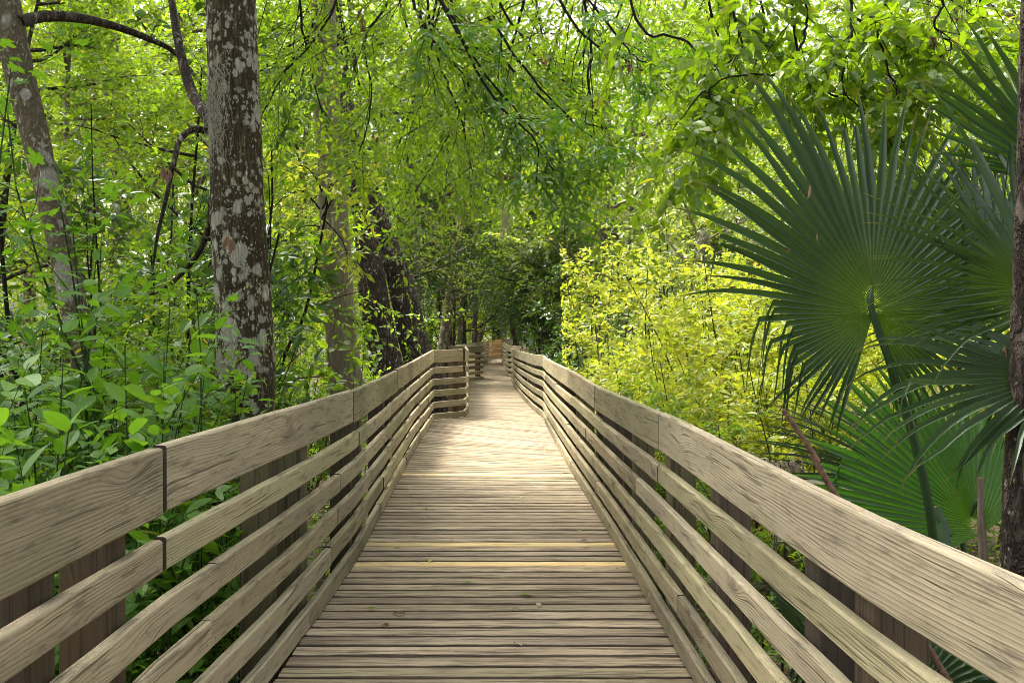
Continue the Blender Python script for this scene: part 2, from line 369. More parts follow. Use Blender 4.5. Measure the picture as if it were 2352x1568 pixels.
while s < cum[-1] - .1:
    def edge(s):
        return np.array([np.interp(s, cum, Lst[:, 0]), np.interp(s, cum, Lst[:, 1])]), np.array([np.interp(s, cum, Rst[:, 0]), np.interp(s, cum, Rst[:, 1])])
    w_ = pitch - rng.uniform(.014, .024)
    a0, b0 = edge(s); a1, b1 = edge(s + w_)
    mid = (a0 + b0) / 2; isnew = any(abs(mid[1] + (a1[1] - a0[1]) / 2 - dd) < .076 for dd in NEWD)
    z0 = rng.uniform(-.003, .0); tl = rng.uniform(-.0015, .0015); L = np.linalg.norm(b0 - a0); r = rng.uniform()
    ns = 24 if s < 22 else 4
    # profile: front-bottom, front-top chamfer, top, back
    prof = [(0., -.038), (0., -.014), (.04, -.004), (.12, 0.), (.5, .001), (.88, 0.), (.96, -.004), (1., -.014), (1., -.038)]
    V = []; B = []
    wv = [rng.normal(0, .0022, ns + 1) for _ in range(2)]
    for k in range(ns + 1):
        t = k / ns; p0 = a0 * (1 - t) + b0 * t; p1 = a1 * (1 - t) + b1 * t; dv = (p1 - p0) / (np.linalg.norm(p1 - p0) + 1e-9)
        p0 = p0 + dv * wv[0][k]; p1 = p1 + dv * wv[1][k]
        for u, z in prof:
            q = p0 * (1 - u) + p1 * u; V.append((q[0], q[1], z + z0 + tl * (t - .5))); B.append((t * L, u * .14 + (z if u < .5 else -z), 0))
    m = len(prof); Q = [(k * m + j, k * m + j + 1, (k + 1) * m + j + 1, (k + 1) * m + j) for k in range(ns) for j in range(m - 1)]
    if isnew:
        gn = Geo(); gn.add(V, None, Q, r, B); gnew.append(gn)
    else: g.add(V, None, Q, r, B)
    s += pitch
deck = thing('boardwalk', '', '', (0, 0, 0)); del deck['category']; del deck['label']; deck['kind'] = 'structure'
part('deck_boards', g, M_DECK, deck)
for gn in gnew: part('new_deck_board', gn, M_NEW, deck, label='fresh yellow pine board among the grey ones')
# joists under the deck
g = Geo()
for off in (-.75, 0., .75):
    P = np.stack([(Lst[:, 0] + Rst[:, 0]) / 2 + off * .8, (Lst[:, 1] + Rst[:, 1]) / 2], 1)
    for k in range(len(P) - 1):
        a, b = P[k], P[k + 1]; nn = np.array([-(b - a)[1], (b - a)[0]]); nn = nn / np.linalg.norm(nn) * .025
        V = [(*(q + sg * nn), z) for q in (a, b) for sg in (-1, 1) for z in (-.28, -.043)]
        g.add(V, None, [(0, 1, 5, 4), (2, 6, 7, 3), (0, 4, 6, 2), (1, 3, 7, 5), (0, 2, 3, 1), (4, 5, 7, 6)], .3, np.array(V)[:, [1, 2, 0]])
part('joists', g, M_POST, deck)

# ---- fences
def board_strip(g, P, z0, z1, th, side, rng, rnd, wav=.0022, endcap=True):
    """plank following plan polyline P (n,2+zoffset); inner face on P, thickness to the outside"""
    P = np.asarray(P); n = len(P); T = np.gradient(P[:, :2], axis=0); T /= np.linalg.norm(T, axis=1, keepdims=True) + 1e-9
    N = np.stack([-T[:, 1], T[:, 0]], 1) * side; w = z1 - z0; c = min(.008, th * .2)
    prof = [(0, c), (0, w - c), (c * .4, w - c * .35), (c, w), (th - c, w), (th, w - c), (th, c), (th - c, 0), (c, 0)]
    girth = [c, w - c, w - c * .4, w, w + th, w + th + c, 2 * w + th, 2 * w + th + c, 0]
    s = np.concatenate([[0], np.cumsum(np.linalg.norm(np.diff(P[:, :2], axis=0), axis=1))])
    V = []; B = []; wz = np.cumsum(rng.normal(0, wav * .3, n)); wz -= np.linspace(wz[0], wz[-1], n); wn = rng.normal(0, wav * .25, n)
    for k in range(n):
        for (a, b), gth in zip(prof, girth):
            q = P[k, :2] + N[k] * (a + wn[k]); V.append((q[0], q[1], P[k, 2] + z0 + b + wz[k])); B.append((s[k], gth, min(s[k], s[-1] - s[k])))
    m = len(prof); Q = [(k * m + j, k * m + (j + 1) % m, (k + 1) * m + (j + 1) % m, (k + 1) * m + j) for k in range(n - 1) for j in range(m)]
    Tn = []
    if endcap:
        for k in (0, n - 1):
            for j in range(1, m - 1): Tn.append((0, j, j + 1) if k else (0, j + 1, j))
            if k == 0: T0 = Tn; Tn = []
        V = np.array(V); B = np.array(B, float)
        for vv, bb, tt in ((V[:m], B[:m], T0), (V[-m:], B[-m:], Tn)): bb = bb.copy(); bb[:, 2] = -1; g.add(vv, tt, None, rnd, bb)
    g.add(V, None, Q, rnd, B)

def post(g, p, dirv, w, dth, top, rng, bot=GZ - .2):
    t = np.array(dirv) / np.linalg.norm(dirv); nv = np.array([-t[1], t[0]]); r = rng.uniform()
    for f in range(1):
        c = .006; V = []; B = []
        ring = [(-w / 2 + c, -dth / 2), (w / 2 - c, -dth / 2), (w / 2, -dth / 2 + c), (w / 2, dth / 2 - c), (w / 2 - c, dth / 2), (-w / 2 + c, dth / 2), (-w / 2, dth / 2 - c), (-w / 2, -dth / 2 + c)]
        gi = np.cumsum([0] + [math.dist(ring[i], ring[(i + 1) % 8]) for i in range(7)])
        for z in (bot, -.3, .3, top - .004, top):
            k = .97 if z == top else 1.
            for (a, b), gg in zip(ring, gi):
                q = np.array(p) + t * a * k + nv * b * k; V.append((q[0], q[1], z)); B.append((z, gg, 0))
        Q = [(k * 8 + j, k * 8 + (j + 1) % 8, (k + 1) * 8 + (j + 1) % 8, (k + 1) * 8 + j) for k in range(4) for j in range(8)]
        Tn = [(32, 32 + j, 33 + j) for j in range(1, 7)]
        g.add(V, Tn, Q, r, B)

def fence(name, label, st, side, rows, wide, slat, seed, posts=None, ext=0., boards=3.0, gapT=.09, cat='railing', sharp=(), rowmat=None, th=.042, wzs=None, joint=None, jgap=.05):
    """st: list (X, Y, height). side=+1 puts thickness to the left of the walking direction"""
    rng = RS(seed); st = np.array(st, float)
    root = thing(name, label, cat, (st[0, 0], st[0, 1], 0), 'board railings along the boardwalk')
    segs = []; cur = [0]
    for i in range(1, len(st)):
        cur.append(i)
        if i in sharp: segs.append(cur); cur = [i]
    if len(cur) > 1: segs.append(cur)
    for seg in segs:
        P = st[seg]; s = np.concatenate([[0], np.cumsum(np.hypot(np.diff(P[:, 0]), np.diff(P[:, 1])))]); tot = s[-1]
        # smooth plan curve
        for row in range(rows + 1):
            mat = M_TOP if row == 0 else M_RAIL
            if rowmat: mat = rowmat
            b0 = 0.; first = True
            while b0 < tot - .02:
                L = boards * rng.uniform(.75, 1.25)
                if joint is not None and first: L = joint + (rng.uniform(-.9, .9) if row > 1 else 0)
                first = False
                b1 = b0 + L
                if tot - b1 < .9: b1 = tot
                gp = .0035 if b1 < tot else 0.
                if joint is not None and b0 == 0. and row < 2: gp = jgap
                nn = max(2, int((b1 - b0) / .22) + 1); ss = np.linspace(b0, b1 - gp, nn)
                if b1 - b0 > .4: ss = np.concatenate([ss[:1], [b0 + .1], ss[1:-1], [b1 - gp - .1], ss[-1:]]); ss.sort(); nn = len(ss)
                X = np.interp(ss, s, P[:, 0]); Y = np.interp(ss, s, P[:, 1]); Hh = np.interp(ss, s, P[:, 2])
                hm = 1.0
                if row == 0: zt = Hh; zb = Hh - wide
                else:
                    pit = (Hh - wide) / rows; zb = (rows - row) * pit + .006; zt = zb + slat
                o2 = rng.uniform(-.004, .004) * (0 if len(seg) == 2 and tot < 1.2 else 1) ; dz = rng.uniform(-.005, .005)
                Q = np.stack([X, Y, zb + dz], 1); tt = np.gradient(Q[:, :2], axis=0); tt /= np.linalg.norm(tt, axis=1, keepdims=True) + 1e-9
                Q[:, 0] += -tt[:, 1] * side * o2; Q[:, 1] += tt[:, 0] * side * o2
                g = Geo(); ww = float(np.mean(zt - zb)) + rng.uniform(-.002, .002)
                board_strip(g, Q, 0, ww, th + (.004 if row == 0 else 0), side, rng, rng.uniform())
                part('top_rail' if row == 0 else 'rail', g, mat, root)
                b0 = b1
    if posts is not None:
        s = np.concatenate([[0], np.cumsum(np.hypot(np.diff(st[:, 0]), np.diff(st[:, 1])))])
        for a in posts:
            if s[-1] < a: continue
            p = np.array([np.interp(a, s, st[:, 0]), np.interp(a, s, st[:, 1])]); q = np.array([np.interp(a + .1, s, st[:, 0]), np.interp(a + .1, s, st[:, 1])])
            if a + .1 > s[-1]: p0 = np.array([np.interp(a - .1, s, st[:, 0]), np.interp(a - .1, s, st[:, 1])]); t = p - p0
            else: t = q - p
            t = t / np.linalg.norm(t); nv = np.array([-t[1], t[0]]) * side
            g = Geo(); hh = np.interp(a, s, st[:, 2]); w = rng.uniform(.13, .15)
            post(g, p + nv * (th + .012 + w / 2), t, w, w, hh - rng.uniform(.10, .16), rng); part('post', g, M_POST, root)
    return root

fl = [(-1.04, -1.2, 1.18), (-1.10, 2.1, 1.18), (-1.11, 3.2, 1.176), (-1.06, 4.4, 1.175), (-1.04, 5.4, 1.165), (-1.035, 6.6, 1.155), (-1.10, 8.6, 1.145), (-1.25, 12.8, 1.15), (-1.34, 17.1, 1.205), (-.838, 17.75, 1.22), (-.812, 18.86, 1.165), (-.98, 22.0, 1.15), (-1.36, 29.3, 1.12)]
# posts along near left fence at depths
def arcs(st, ds):
    st = np.array(st); s = np.concatenate([[0], np.cumsum(np.hypot(np.diff(st[:, 0]), np.diff(st[:, 1])))]); return [float(np.interp(d, st[:, 1], s)) for d in ds]
FL = fence('wooden_railing', 'long weathered railing on the left, with an open joint at the lichened trunk', fl, 1, 5, .215, .108, 11,
           arcs(fl, [.6, 1.0, 2.45, 2.92, 4.62, 5.25, 6.75, 7.3, 9.1, 9.7, 11.6, 12.2, 14.1, 16.4, 17.0, 17.6, 18.7, 21, 24, 27]), sharp=(8, 9, 10), joint=4.40)
fr = [(.93, -1.2, 1.10), (.898, 1.75, 1.10), (.85, 2.27, 1.10), (.825, 3.0, 1.105), (.80, 4.2, 1.11), (.777, 5.3, 1.11), (.75, 6.58, 1.095), (.716, 8.19, 1.075), (.65, 10.52, 1.105), (.58, 14.1, 1.09), (.545, 16.2, 1.09), (.54, 17.6, 1.10), (.40, 19.5, 1.07), (.215, 22.9, 1.05), (.05, 27.2, 1.01), (-.02, 30.1, .99)]
FR = fence('wooden_railing', 'long weathered railing on the right, curving below the fan palm', fr, -1, 5, .205, .10, 23,
           arcs(fr, [.5, 1.2, 2.52, 2.92, 4.2, 5.3, 6.6, 7.1, 8.3, 8.8, 10.3, 10.8, 12.5, 13.2, 15, 16.4, 17.2, 17.9, 19.5, 21.5, 24, 27, 30]), boards=3.1, sharp=(11,), joint=6.5, jgap=.006)
fence('wooden_railing', 'dark shaded railing panel jutting out left of the path beyond the lit corner', [(-1.85, 28.8, 1.08), (-.905, 31.4, 1.06), (-.93, 32.2, 1.05)], 1, 5, .20, .10, 31, [.3, 1.5, 2.6], sharp=(1,))
fence('wooden_railing', 'far left railing running back to the orange boards', [(-.95, 32.3, 1.05), (-1.87, 34.0, 1.05), (-1.6, 43, 1.0), (-1.25, 53.7, .99)], 1, 5, .22, .115, 37, [2.5, 5, 8, 11, 14, 17, 20], sharp=(1,))
fence('wooden_railing', 'short railing of orange boards closing the far end of the path', [(-1.25, 53.8, 1.0), (-.6, 57, 1.01)], 1, 5, .26, .13, 41, [.2, 1.7, 3.1], rowmat=M_ORANGE)
fence('wooden_railing', 'farthest pale railing behind the thin trunks', [(-.6, 57.1, 1.05), (1.6, 58.5, 1.05)], 1, 5, .26, .13, 42, [.6, 1.9])
fence('wooden_railing', 'slatted railing returning right behind the end of the long right railing', [(.72, 27.6, 1.06), (-.185, 33.8, 1.045), (-.222, 38.3, 1.02), (-.464, 45.1, 1.0)], -1, 5, .22, .105, 43, [.3, 2, 4, 6.2, 8, 10, 13, 17], sharp=(1,))
fence('wooden_railing', 'thin far railing angling off to the right behind the black leaning trunk', [(-.464, 45.2, 1.0), (.1, 51, 1.02), (1.5, 54, 1.03)], -1, 5, .24, .12, 44, [2, 4, 6])

# ------------------------------------------------------------------ trunks traced at their own distance
def trunk(parent, pts, mat, seed, k=20, rough=.05, per=8, name='trunk', cap=False):
    """pts: (px, py, width_px, depth)"""
    rng = RS(seed); P = []; R = []
    for px, py, w, d in pts: P.append(at(px, py, d)); R.append(w / 2 / F * d)
    P = smoothline(P, per); R = np.interp(np.linspace(0, 1, len(P)), np.linspace(0, 1, len(R)), R)
    g = Geo(); tube(g, P, R, k, 0., rough, rng, cap); return part(name, g, mat, parent, True), P, R
def base_of(px, d): return np.array([(px - CX) / F * d, d, GZ])

LT = thing('lichened_tree', 'thick dark trunk blotched with pale lichen, standing just outside the left railing', 'tree', base_of(560, 6.7))
trunk(LT, [(528, 1610, 190, 6.7), (532, 1520, 165, 6.7), (541, 1350, 146, 6.68), (553, 1150, 138, 6.65), (562, 900, 134, 6.6), (560, 700, 124, 6.6), (547, 500, 124, 6.6), (543, 350, 119, 6.6), (535, 150, 113, 6.6), (530, 0, 110, 6.6), (520, -500, 95, 6.7), (505, -1200, 70, 6.8)], M_BARK1, 1, 40, .035, 16)
g = Geo(); P = smoothline([at(485, 300, 6.65), at(470, 300, 6.6), at(440, 298, 6.5), at(412, 325, 6.4), at(400, 370, 6.3), at(385, 400, 6.25)], 5); tube(g, P, np.linspace(.028, .012, len(P)), 7)
P = smoothline([at(400, 372, 6.3), at(378, 470, 6.3), at(362, 540, 6.3), at(350, 620, 6.35)], 4); tube(g, P, np.linspace(.016, .008, len(P)), 6)
P = smoothline([at(492, 290, 6.7), at(470, 260, 6.9), at(440, 210, 7.3), at(412, 110, 7.6), at(392, -20, 8), at(370, -240, 8.6)], 5); tube(g, P, np.linspace(.05, .022, len(P)), 8)
P = smoothline([at(490, 470, 6.6), at(480, 520, 6.7), at(450, 590, 6.9), at(380, 660, 7.3), at(300, 690, 7.5)], 4); tube(g, P, np.linspace(.03, .01, len(P)), 6)
part('limb', g, M_BARK4, LT, True)

# crown builder, also used for unseen crowns added to throw shade
def crown_leaves(rng, centre, rx, ry, rz, nb, ntw, K, size, tm, origin=None, gt=None, flat=0.):
    """limbs radiating from origin to points on an ellipsoid, with twigs and leaves; returns leaf Geo"""
    g = Geo(); tw = []; origin = np.array(centre) - np.array([0, 0, rz * .6]) if origin is None else np.array(origin)
    for i in range(nb):
        v = nrm(rng.normal(0, 1, 3)); q = np.array(centre) + v * np.array([rx, ry, rz]) * rng.uniform(.5, 1) ** .5
        m = (origin + q) / 2 + rng.normal(0, .1 * rx, 3); P = smoothline([origin + (q - origin) * rng.uniform(.0, .25), m, q], 4)
        if gt is not None: tube(gt, P, np.linspace(.012 * rx + .015, .008, len(P)), 4)
        for j in range(ntw):
            t = rng.uniform(.35, 1); p, d = sprout(rng, P, t, rad(60) * rng.uniform(.5, 1.4), flat)
            tw.append(bez(rng, p, d, rx * .34 * rng.uniform(.6, 1.2), 5, .18, -.03))
    if gt is not None:
        for Q in tw: tube(gt, Q, np.linspace(.006, .002, 5) * (1 + rx * .3), 3)
    twig_leaves(g, tw, K, size, tm, rng, 55, .55, .2)
    return g

# leaning grey trunk far left
GT = thing('leaning_tree', 'slim mottled grey trunk leaning left behind the leafy thicket', 'tree', base_of(245, 6.2))
_, P, R = trunk(GT, [(262, 1260, 72, 6.2), (240, 1060, 66, 6.2), (205, 880, 62, 6.2), (172, 720, 58, 6.2), (138, 560, 55, 6.2), (108, 440, 55, 6.25), (78, 300, 62, 6.3), (45, 170, 66, 6.35), (15, 30, 72, 6.4), (-20, -150, 66, 6.5), (-90, -500, 50, 6.7)], M_BARK2, 2, 24, .06, 10)
g = Geo(); P = smoothline([at(40, 52, 6.35), at(100, 38, 6.8), at(180, 42, 7.1), at(260, 60, 7.4), at(330, 85, 7.6), at(400, 120, 8.0), at(460, 190, 8.5)], 5); tube(g, P, np.linspace(.042, .016, len(P)), 9, 0, .06, RS(3)); part('limb', g, M_BARK4, GT, True)

PT = thing('straight_tree', 'pale brown straight trunk with shaggy bark behind the left railing', 'tree', base_of(785, 12.4))
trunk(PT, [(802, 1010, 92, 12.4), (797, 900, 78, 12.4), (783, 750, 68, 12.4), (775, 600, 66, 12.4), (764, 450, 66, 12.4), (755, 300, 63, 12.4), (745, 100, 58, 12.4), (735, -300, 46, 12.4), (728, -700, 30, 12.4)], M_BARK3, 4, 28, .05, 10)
DT = thing('twin_leaning_tree', 'heavy dark twin trunk leaning left with a vine, filling the notch of the railing', 'tree', base_of(1000, 21.5))
trunk(DT, [(965, 1010, 110, 21.5), (925, 930, 90, 21.5), (893, 850, 74, 21.5), (862, 710, 72, 21.5), (848, 580, 58, 21.5), (833, 490, 46, 21.5), (818, 400, 40, 21.5), (790, 200, 34, 21.5), (770, 0, 28, 21.5)], M_BARK4, 5, 22, .08, 9)
trunk(DT, [(1062, 1010, 120, 22), (1010, 930, 96, 22), (956, 804, 66, 22), (934, 710, 60, 22), (904, 600, 52, 22), (878, 522, 40, 22), (848, 420, 34, 22), (820, 330, 26, 22), (790, 250, 16, 22)], M_BARK4, 6, 22, .08, 9)
WT = thing('pale_tree', 'thin whitish trunk rising behind the dark twin trunk', 'tree', base_of(955, 32))
trunk(WT, [(960, 860, 20, 32), (958, 700, 18, 32), (956, 560, 17, 32), (952, 400, 15, 32), (948, 100, 12, 32)], bark('pale_smooth_bark', (.35, .31, .25), (.55, .5, .42)), 7, 12, .03, 5)
far = [((1090, 800, 15, 64), (1103, 770, 14, 64), (1116, 715, 12, 64), (1126, 672, 11, 64), (1135, 560, 9, 64), 'grey trunk leaning right at the far bend, the leftmost of that row', M_BARK2, 'far_tree'),
       ((1134, 800, 8, 66), (1133, 760, 8, 66), (1130, 700, 7, 66), (1128, 640, 6, 66), (1126, 500, 5, 66), 'very thin dark trunk right of the leaning grey one at the far bend', M_BARK4, 'far_tree'),
       ((1147, 800, 12, 68), (1145, 760, 11, 68), (1142, 700, 10, 68), (1136, 640, 9, 68), (1130, 500, 7, 68), 'dark medium trunk in the middle of the row at the far bend', M_BARK4, 'far_tree'),
       ((1161, 800, 12, 62), (1158, 770, 11, 62), (1156, 700, 10, 62), (1148, 650, 9, 62), (1140, 520, 8, 62), 'pale mossy trunk at the end of the orange boards', M_BARK2, 'far_tree'),
       ((1195, 830, 15, 47), (1186, 790, 14, 47), (1172, 720, 13, 47), (1160, 660, 12, 47), (1140, 560, 10, 47), 'black slim trunk leaning left across the far railing', M_BARK4, 'far_tree'),
       ((1210, 860, 26, 44), (1208, 800, 22, 44), (1205, 720, 20, 44), (1200, 640, 17, 44), (1195, 480, 13, 44), 'broad shaded trunk in the dark hollow right of the path', M_BARK4, 'far_tree'),
       ((1040, 840, 8, 38), (1042, 780, 7, 38), (1044, 700, 6, 38), (1040, 620, 5, 38), (1036, 520, 4, 38), 'spindly dark sapling trunk left of the far bend', M_BARK4, 'far_tree'),
       ((1056, 840, 6, 40), (1059, 780, 5, 40), (1062, 700, 5, 40), (1058, 640, 4, 40), (1054, 560, 3, 40), 'spindly trunk right beside the dark sapling left of the far bend', M_BARK2, 'far_tree')]
for k, row in enumerate(far):
    t = thing('slender_tree', row[5], 'tree', base_of(row[0][0], row[0][3]), 'thin trunks at the far bend'); trunk(t, row[:5], row[6], 40 + k, 10, .05, 5)
    rng = RS(140 + k); g = Geo(); gt = Geo(); p = at(row[4][0], row[4][1], row[4][3]) + np.array([0, 0, 1.5])
    g = crown_leaves(rng, p, 3.2, 3.2, 2.2, 26, 12, 9, .15, 'dia', p - np.array([0, 0, 1.5]), gt)
    part('limbs', gt, M_BARK4, t); part('crown', g, M_LDARK if k in (4, 5) else M_LCAN, t)

# right dark trunk in the foreground
RT = thing('dark_tree', 'very dark rough trunk cut by the right edge of the picture, behind the palms', 'tree', base_of(2345, 3.2))
trunk(RT, [(2345, 1640, 120, 3.2), (2346, 1500, 106, 3.2), (2350, 1300, 96, 3.2), (2354, 1100, 88, 3.2), (2362, 900, 80, 3.2), (2364, 650, 72, 3.2), (2366, 400, 60, 3.2), (2368, 150, 54, 3.2), (2370, -100, 50, 3.2), (2340, -700, 44, 3.2)], M_BARK4, 8, 26, .06, 10)

# ------------------------------------------------------------------ overhanging branches
def px_branch(parent, line, d0, d1, r0, seed, K=9, size=.065, tm='mid', nside=9, L=.75, mat=M_LCAN, sub=6, tl=.3, t0=.0, flat=.3, bark_=None, label=None):
    rng = RS(seed); n = len(line); P = smoothline([at(x, y, d0 + (d1 - d0) * i / (n - 1)) for i, (x, y) in enumerate(line)], 6)
    P[1:-1] += rng.normal(0, .004, P[1:-1].shape)
    g = Geo(); tw = []; tube(g, P, np.linspace(r0, r0 * .3, len(P)), 6)
    branching(rng, P, r0, [dict(n=nside, L=L, ang=42, wander=.07, trop=-.01, t0=t0, rf=.45, seg=7, flat=flat), dict(n=sub, L=tl, ang=45, wander=.14, trop=.0, t0=.1, rf=.5, flat=flat)], g, tw)
    b = part('branch', g, bark_ or M_TWIG, parent, False, label); gl = Geo(); twig_leaves(gl, tw, K, size, tm, rng, 48, .5, .25, jit=.35)
    o = link('foliage', gl.mesh('foliage', mat, np.array(parent.location)), b)
    return o

OT = thing('overhanging_oak', 'overhanging tree whose thin dark leafy branches sag over the path', 'tree', (-6.2, 9.5, GZ))
g = Geo(); rng = RS(60)
P = smoothline([(-6.2, 9.5, GZ - .1), (-6.1, 9.4, 1.5), (-5.8, 9.3, 4.5), (-4.6, 9.0, 7.0), (-2.6, 8.6, 8.0), (0, 8.4, 8.1), (2.6, 8.5, 7.4), (4.6, 8.7, 6.2)], 8)
tube(g, P, np.linspace(.22, .06, len(P)), 14, 0, .05, rng); part('trunk', g, M_BARK4, OT, True)
C7 = lambda L: [(735 + .3906 * x, .3906 * y) for x, y in L]
D3 = lambda L: [(1470 + .375 * x, .375 * y) for x, y in L]
rng = RS(63)
for cc, rr, k in [((-4.4, 8.8, 8.6), (3.0, 3.6, 1.6), 36), ((-2.0, 6.6, 8.8), (2.6, 3.6, 1.2), 36), ((-5.5, 4.6, 8.4), (2.6, 2.6, 1.6), 16), ((-2.6, 11.2, 9.2), (2.2, 2.4, 1.0), 22), ((-2.0, 4.2, 8.6), (2.2, 2.2, 1.0), 26)]:  # unseen crowns added above the frame to shade the near deck
    gt = Geo(); gl = crown_leaves(rng, cc, rr[0], rr[1], rr[2], k, 18, 12, .14, 'dia', (-4.2, 8.6, 6.6), gt, .3); part('limb', gt, M_BARK4, OT); part('crown', gl, M_LCAN, OT)
lines = [(C7([(560, -500), (590, -200), (625, 0), (650, 180), (700, 370), (770, 540), (830, 700), (860, 850), (900, 1020)]), 7.6, 7.0),
         (C7([(640, -400), (770, 0), (880, 250), (1080, 360), (1250, 530), (1450, 690), (1700, 760)]), 7.8, 7.2),
         (C7([(980, -400), (1050, 0), (1200, 230), (1300, 360), (1480, 520), (1560, 600)]), 8.2, 8.0),
         (C7([(480, -400), (400, 0), (265, 240), (305, 590), (225, 930)]), 8.0, 7.4),
         (C7([(480, -300), (545, 0), (600, 130), (700, 290), (850, 450), (960, 650), (1150, 780), (1300, 900), (1400, 1050)]), 7.2, 6.6),
         (C7([(1300, -400), (1410, 0), (1590, 240), (1780, 340), (1940, 430), (2110, 420)]), 7.4, 7.0),
         (C7([(1500, -300), (1590, 240), (1580, 500), (1640, 710), (1700, 900)]), 7.6, 7.4),
         (C7([(200, -400), (100, 0), (-40, 250), (-200, 420), (-350, 700)]), 8.4, 8.0),
         (C7([(860, -400), (900, 10), (990, 260), (860, 500), (850, 620), (700, 900), (560, 1130)]), 8.6, 8.2)]
for k, (ln, d0, d1) in enumerate(lines):
    px_branch(OT, ln, d0, d1, .013, 200 + k, K=9, size=.066, tm='mid', nside=14, sub=7, L=.9, tl=.32)
M_LDEEP = leaf('deep_green_leaf', (.045, .115, .010), (.09, .18, .015), trans=.45, gloss=.08, tcol=(1.8, 1.9, .4))
for k, (ln, d0, d1) in enumerate([([(980, -60), (1100, 150), (1190, 260), (1290, 380)], 6.6, 6.3), ([(1010, 0), (1130, 220), (1230, 330), (1230, 430)], 6.5, 6.2), ([(1120, 40), (1240, 200), (1330, 290), (1400, 350)], 6.8, 6.5), ([(1300, -60), (1400, 60), (1460, 130), (1540, 160)], 6.6, 6.4)]):
    px_branch(OT, ln, d0, d1, .010, 260 + k, K=9, size=.066, tm='mid', nside=9, sub=7, L=.5, tl=.24, mat=M_LDEEP)
# denser spray in the top centre, a little farther
rng = RS(77)
for k in range(13):
    x0 = 640 + 78 * k + rng.uniform(-30, 30); y1 = [330, 360, 350, 350, 400, 490, 480, 460, 420, 370, 330, 300, 260][k] + rng.uniform(-40, 40)
    x1 = x0 + rng.choice([-1, 1]) * rng.uniform(80, 260)
    px_branch(OT, [(x0, -260), (x0 + (x1 - x0) * .3, y1 * .1), (x0 + (x1 - x0) * .6, y1 * .5), (x1, y1 * .92)], 9 + k % 4, 9.6 + k % 4, .016, 230 + k, K=9, size=.075, tm='dia', nside=15, sub=8, L=1.15, tl=.36, mat=M_LCAN if k % 3 else M_LMID)

LL = thing('overhanging_laurel', 'tree with glossy larger leaves hanging over the fan palm at upper right', 'tree', (4.2, 6.6, GZ))
g = Geo(); P = smoothline([(4.2, 6.6, GZ - .1), (4.15, 6.6, 2), (3.9, 6.4, 4.2), (2.6, 6.0, 5.2), (1.2, 5.8, 5.3)], 8); tube(g, P, np.linspace(.13, .04, len(P)), 12, 0, .05, RS(61)); part('trunk', g, M_BARK4, LL, True)
rng = RS(64)
for cc, rr, k in [((2.6, 5.2, 6.4), (2.2, 2.4, 1.0), 22)]:  # unseen crown added overhead to keep the palms in shade
    gt = Geo(); gl = crown_leaves(rng, cc, rr[0], rr[1], rr[2], k, 12, 10, .09, 'mid', (3.6, 6.3, 4.6), gt, .3); part('limb', gt, M_BARK4, LL); part('crown', gl, M_LCAN, LL)
lines = [(D3([(-100, -300), (0, 170), (300, 260), (420, 560), (360, 760), (250, 900)]), 5.6, 5.2),
         (D3([(1000, -400), (1020, 60), (1000, 250), (850, 440), (600, 460), (380, 570), (200, 800)]), 5.7, 5.1),
         (D3([(1250, -400), (1300, 100), (1290, 250), (1240, 520), (1420, 740), (1620, 880)]), 5.6, 5.2),
         (D3([(900, -400), (960, 300), (1050, 480), (1200, 600), (1400, 720), (1600, 860), (1750, 900)]), 5.8, 5.6),
         (D3([(1300, 110), (1430, 160), (1480, 300), (1550, 500), (1600, 640)]), 5.4, 5.2),
         (D3([(1700, -400), (1850, 0), (1800, 150), (1900, 300), (1700, 420)]), 5.3, 5.2),
         (D3([(400, -300), (560, 60), (620, 300), (480, 420), (300, 460)]), 5.9, 5.6),
         (D3([(1500, -400), (1500, 50), (1380, 260), (1450, 420), (1600, 500)]), 6.2, 6.),
         (D3([(2000, -300), (2100, 60), (2060, 300), (1950, 480), (2000, 700)]), 6.0, 6.),
         (D3([(600, -300), (760, 100), (700, 400), (620, 640), (500, 860), (420, 1100)]), 6.3, 6.0)]
for k, (ln, d0, d1) in enumerate(lines):
    px_branch(LL, ln, d0, d1, .009, 300 + k, K=6, size=.08, tm='ell', nside=13, sub=6, L=.52, tl=.2, mat=M_LCAN)

# ------------------------------------------------------------------ shrub and tree prototypes
def shrub_proto(name, seed, h, nst, spread, lv, K, size, tm, lmat, smat=M_TWIG, r=.015, ang=50, up=.6, droop=.25, tilt=.25, label='', cat='shrub', loc=(0, 0, GZ), stemleaf=0, wander=.06, trop=.05):
    rng = RS(seed); g = Geo(); tw = []; main = []
    for i in range(nst):
        a = rng.uniform(0, 6.28); d = np.array([math.cos(a) * tilt, math.sin(a) * tilt, 1.]) * 1.
        p = np.array([math.cos(a), math.sin(a), 0]) * spread * rng.uniform(.0, 1) ** .6
        P = bez(rng, p, d, h * rng.uniform(.7, 1.05), 9, wander, trop); tube(g, P, np.linspace(r, r * .3, 9), 5); main.append(P)
        if lv: branching(rng, P, r, lv, g, tw)
    gl = Geo(); twig_leaves(gl, tw, K, size, tm, rng, ang, up, droop)
    if stemleaf: twig_leaves(gl, main, stemleaf, size, tm, rng, 60, up, droop, .25)
    root = thing(name, label, cat, loc)
    o1 = link('stems', g.mesh('stems', smat), root); o2 = link('foliage', gl.mesh('foliage', lmat), root)
    root['h'] = h; return root
used = {}
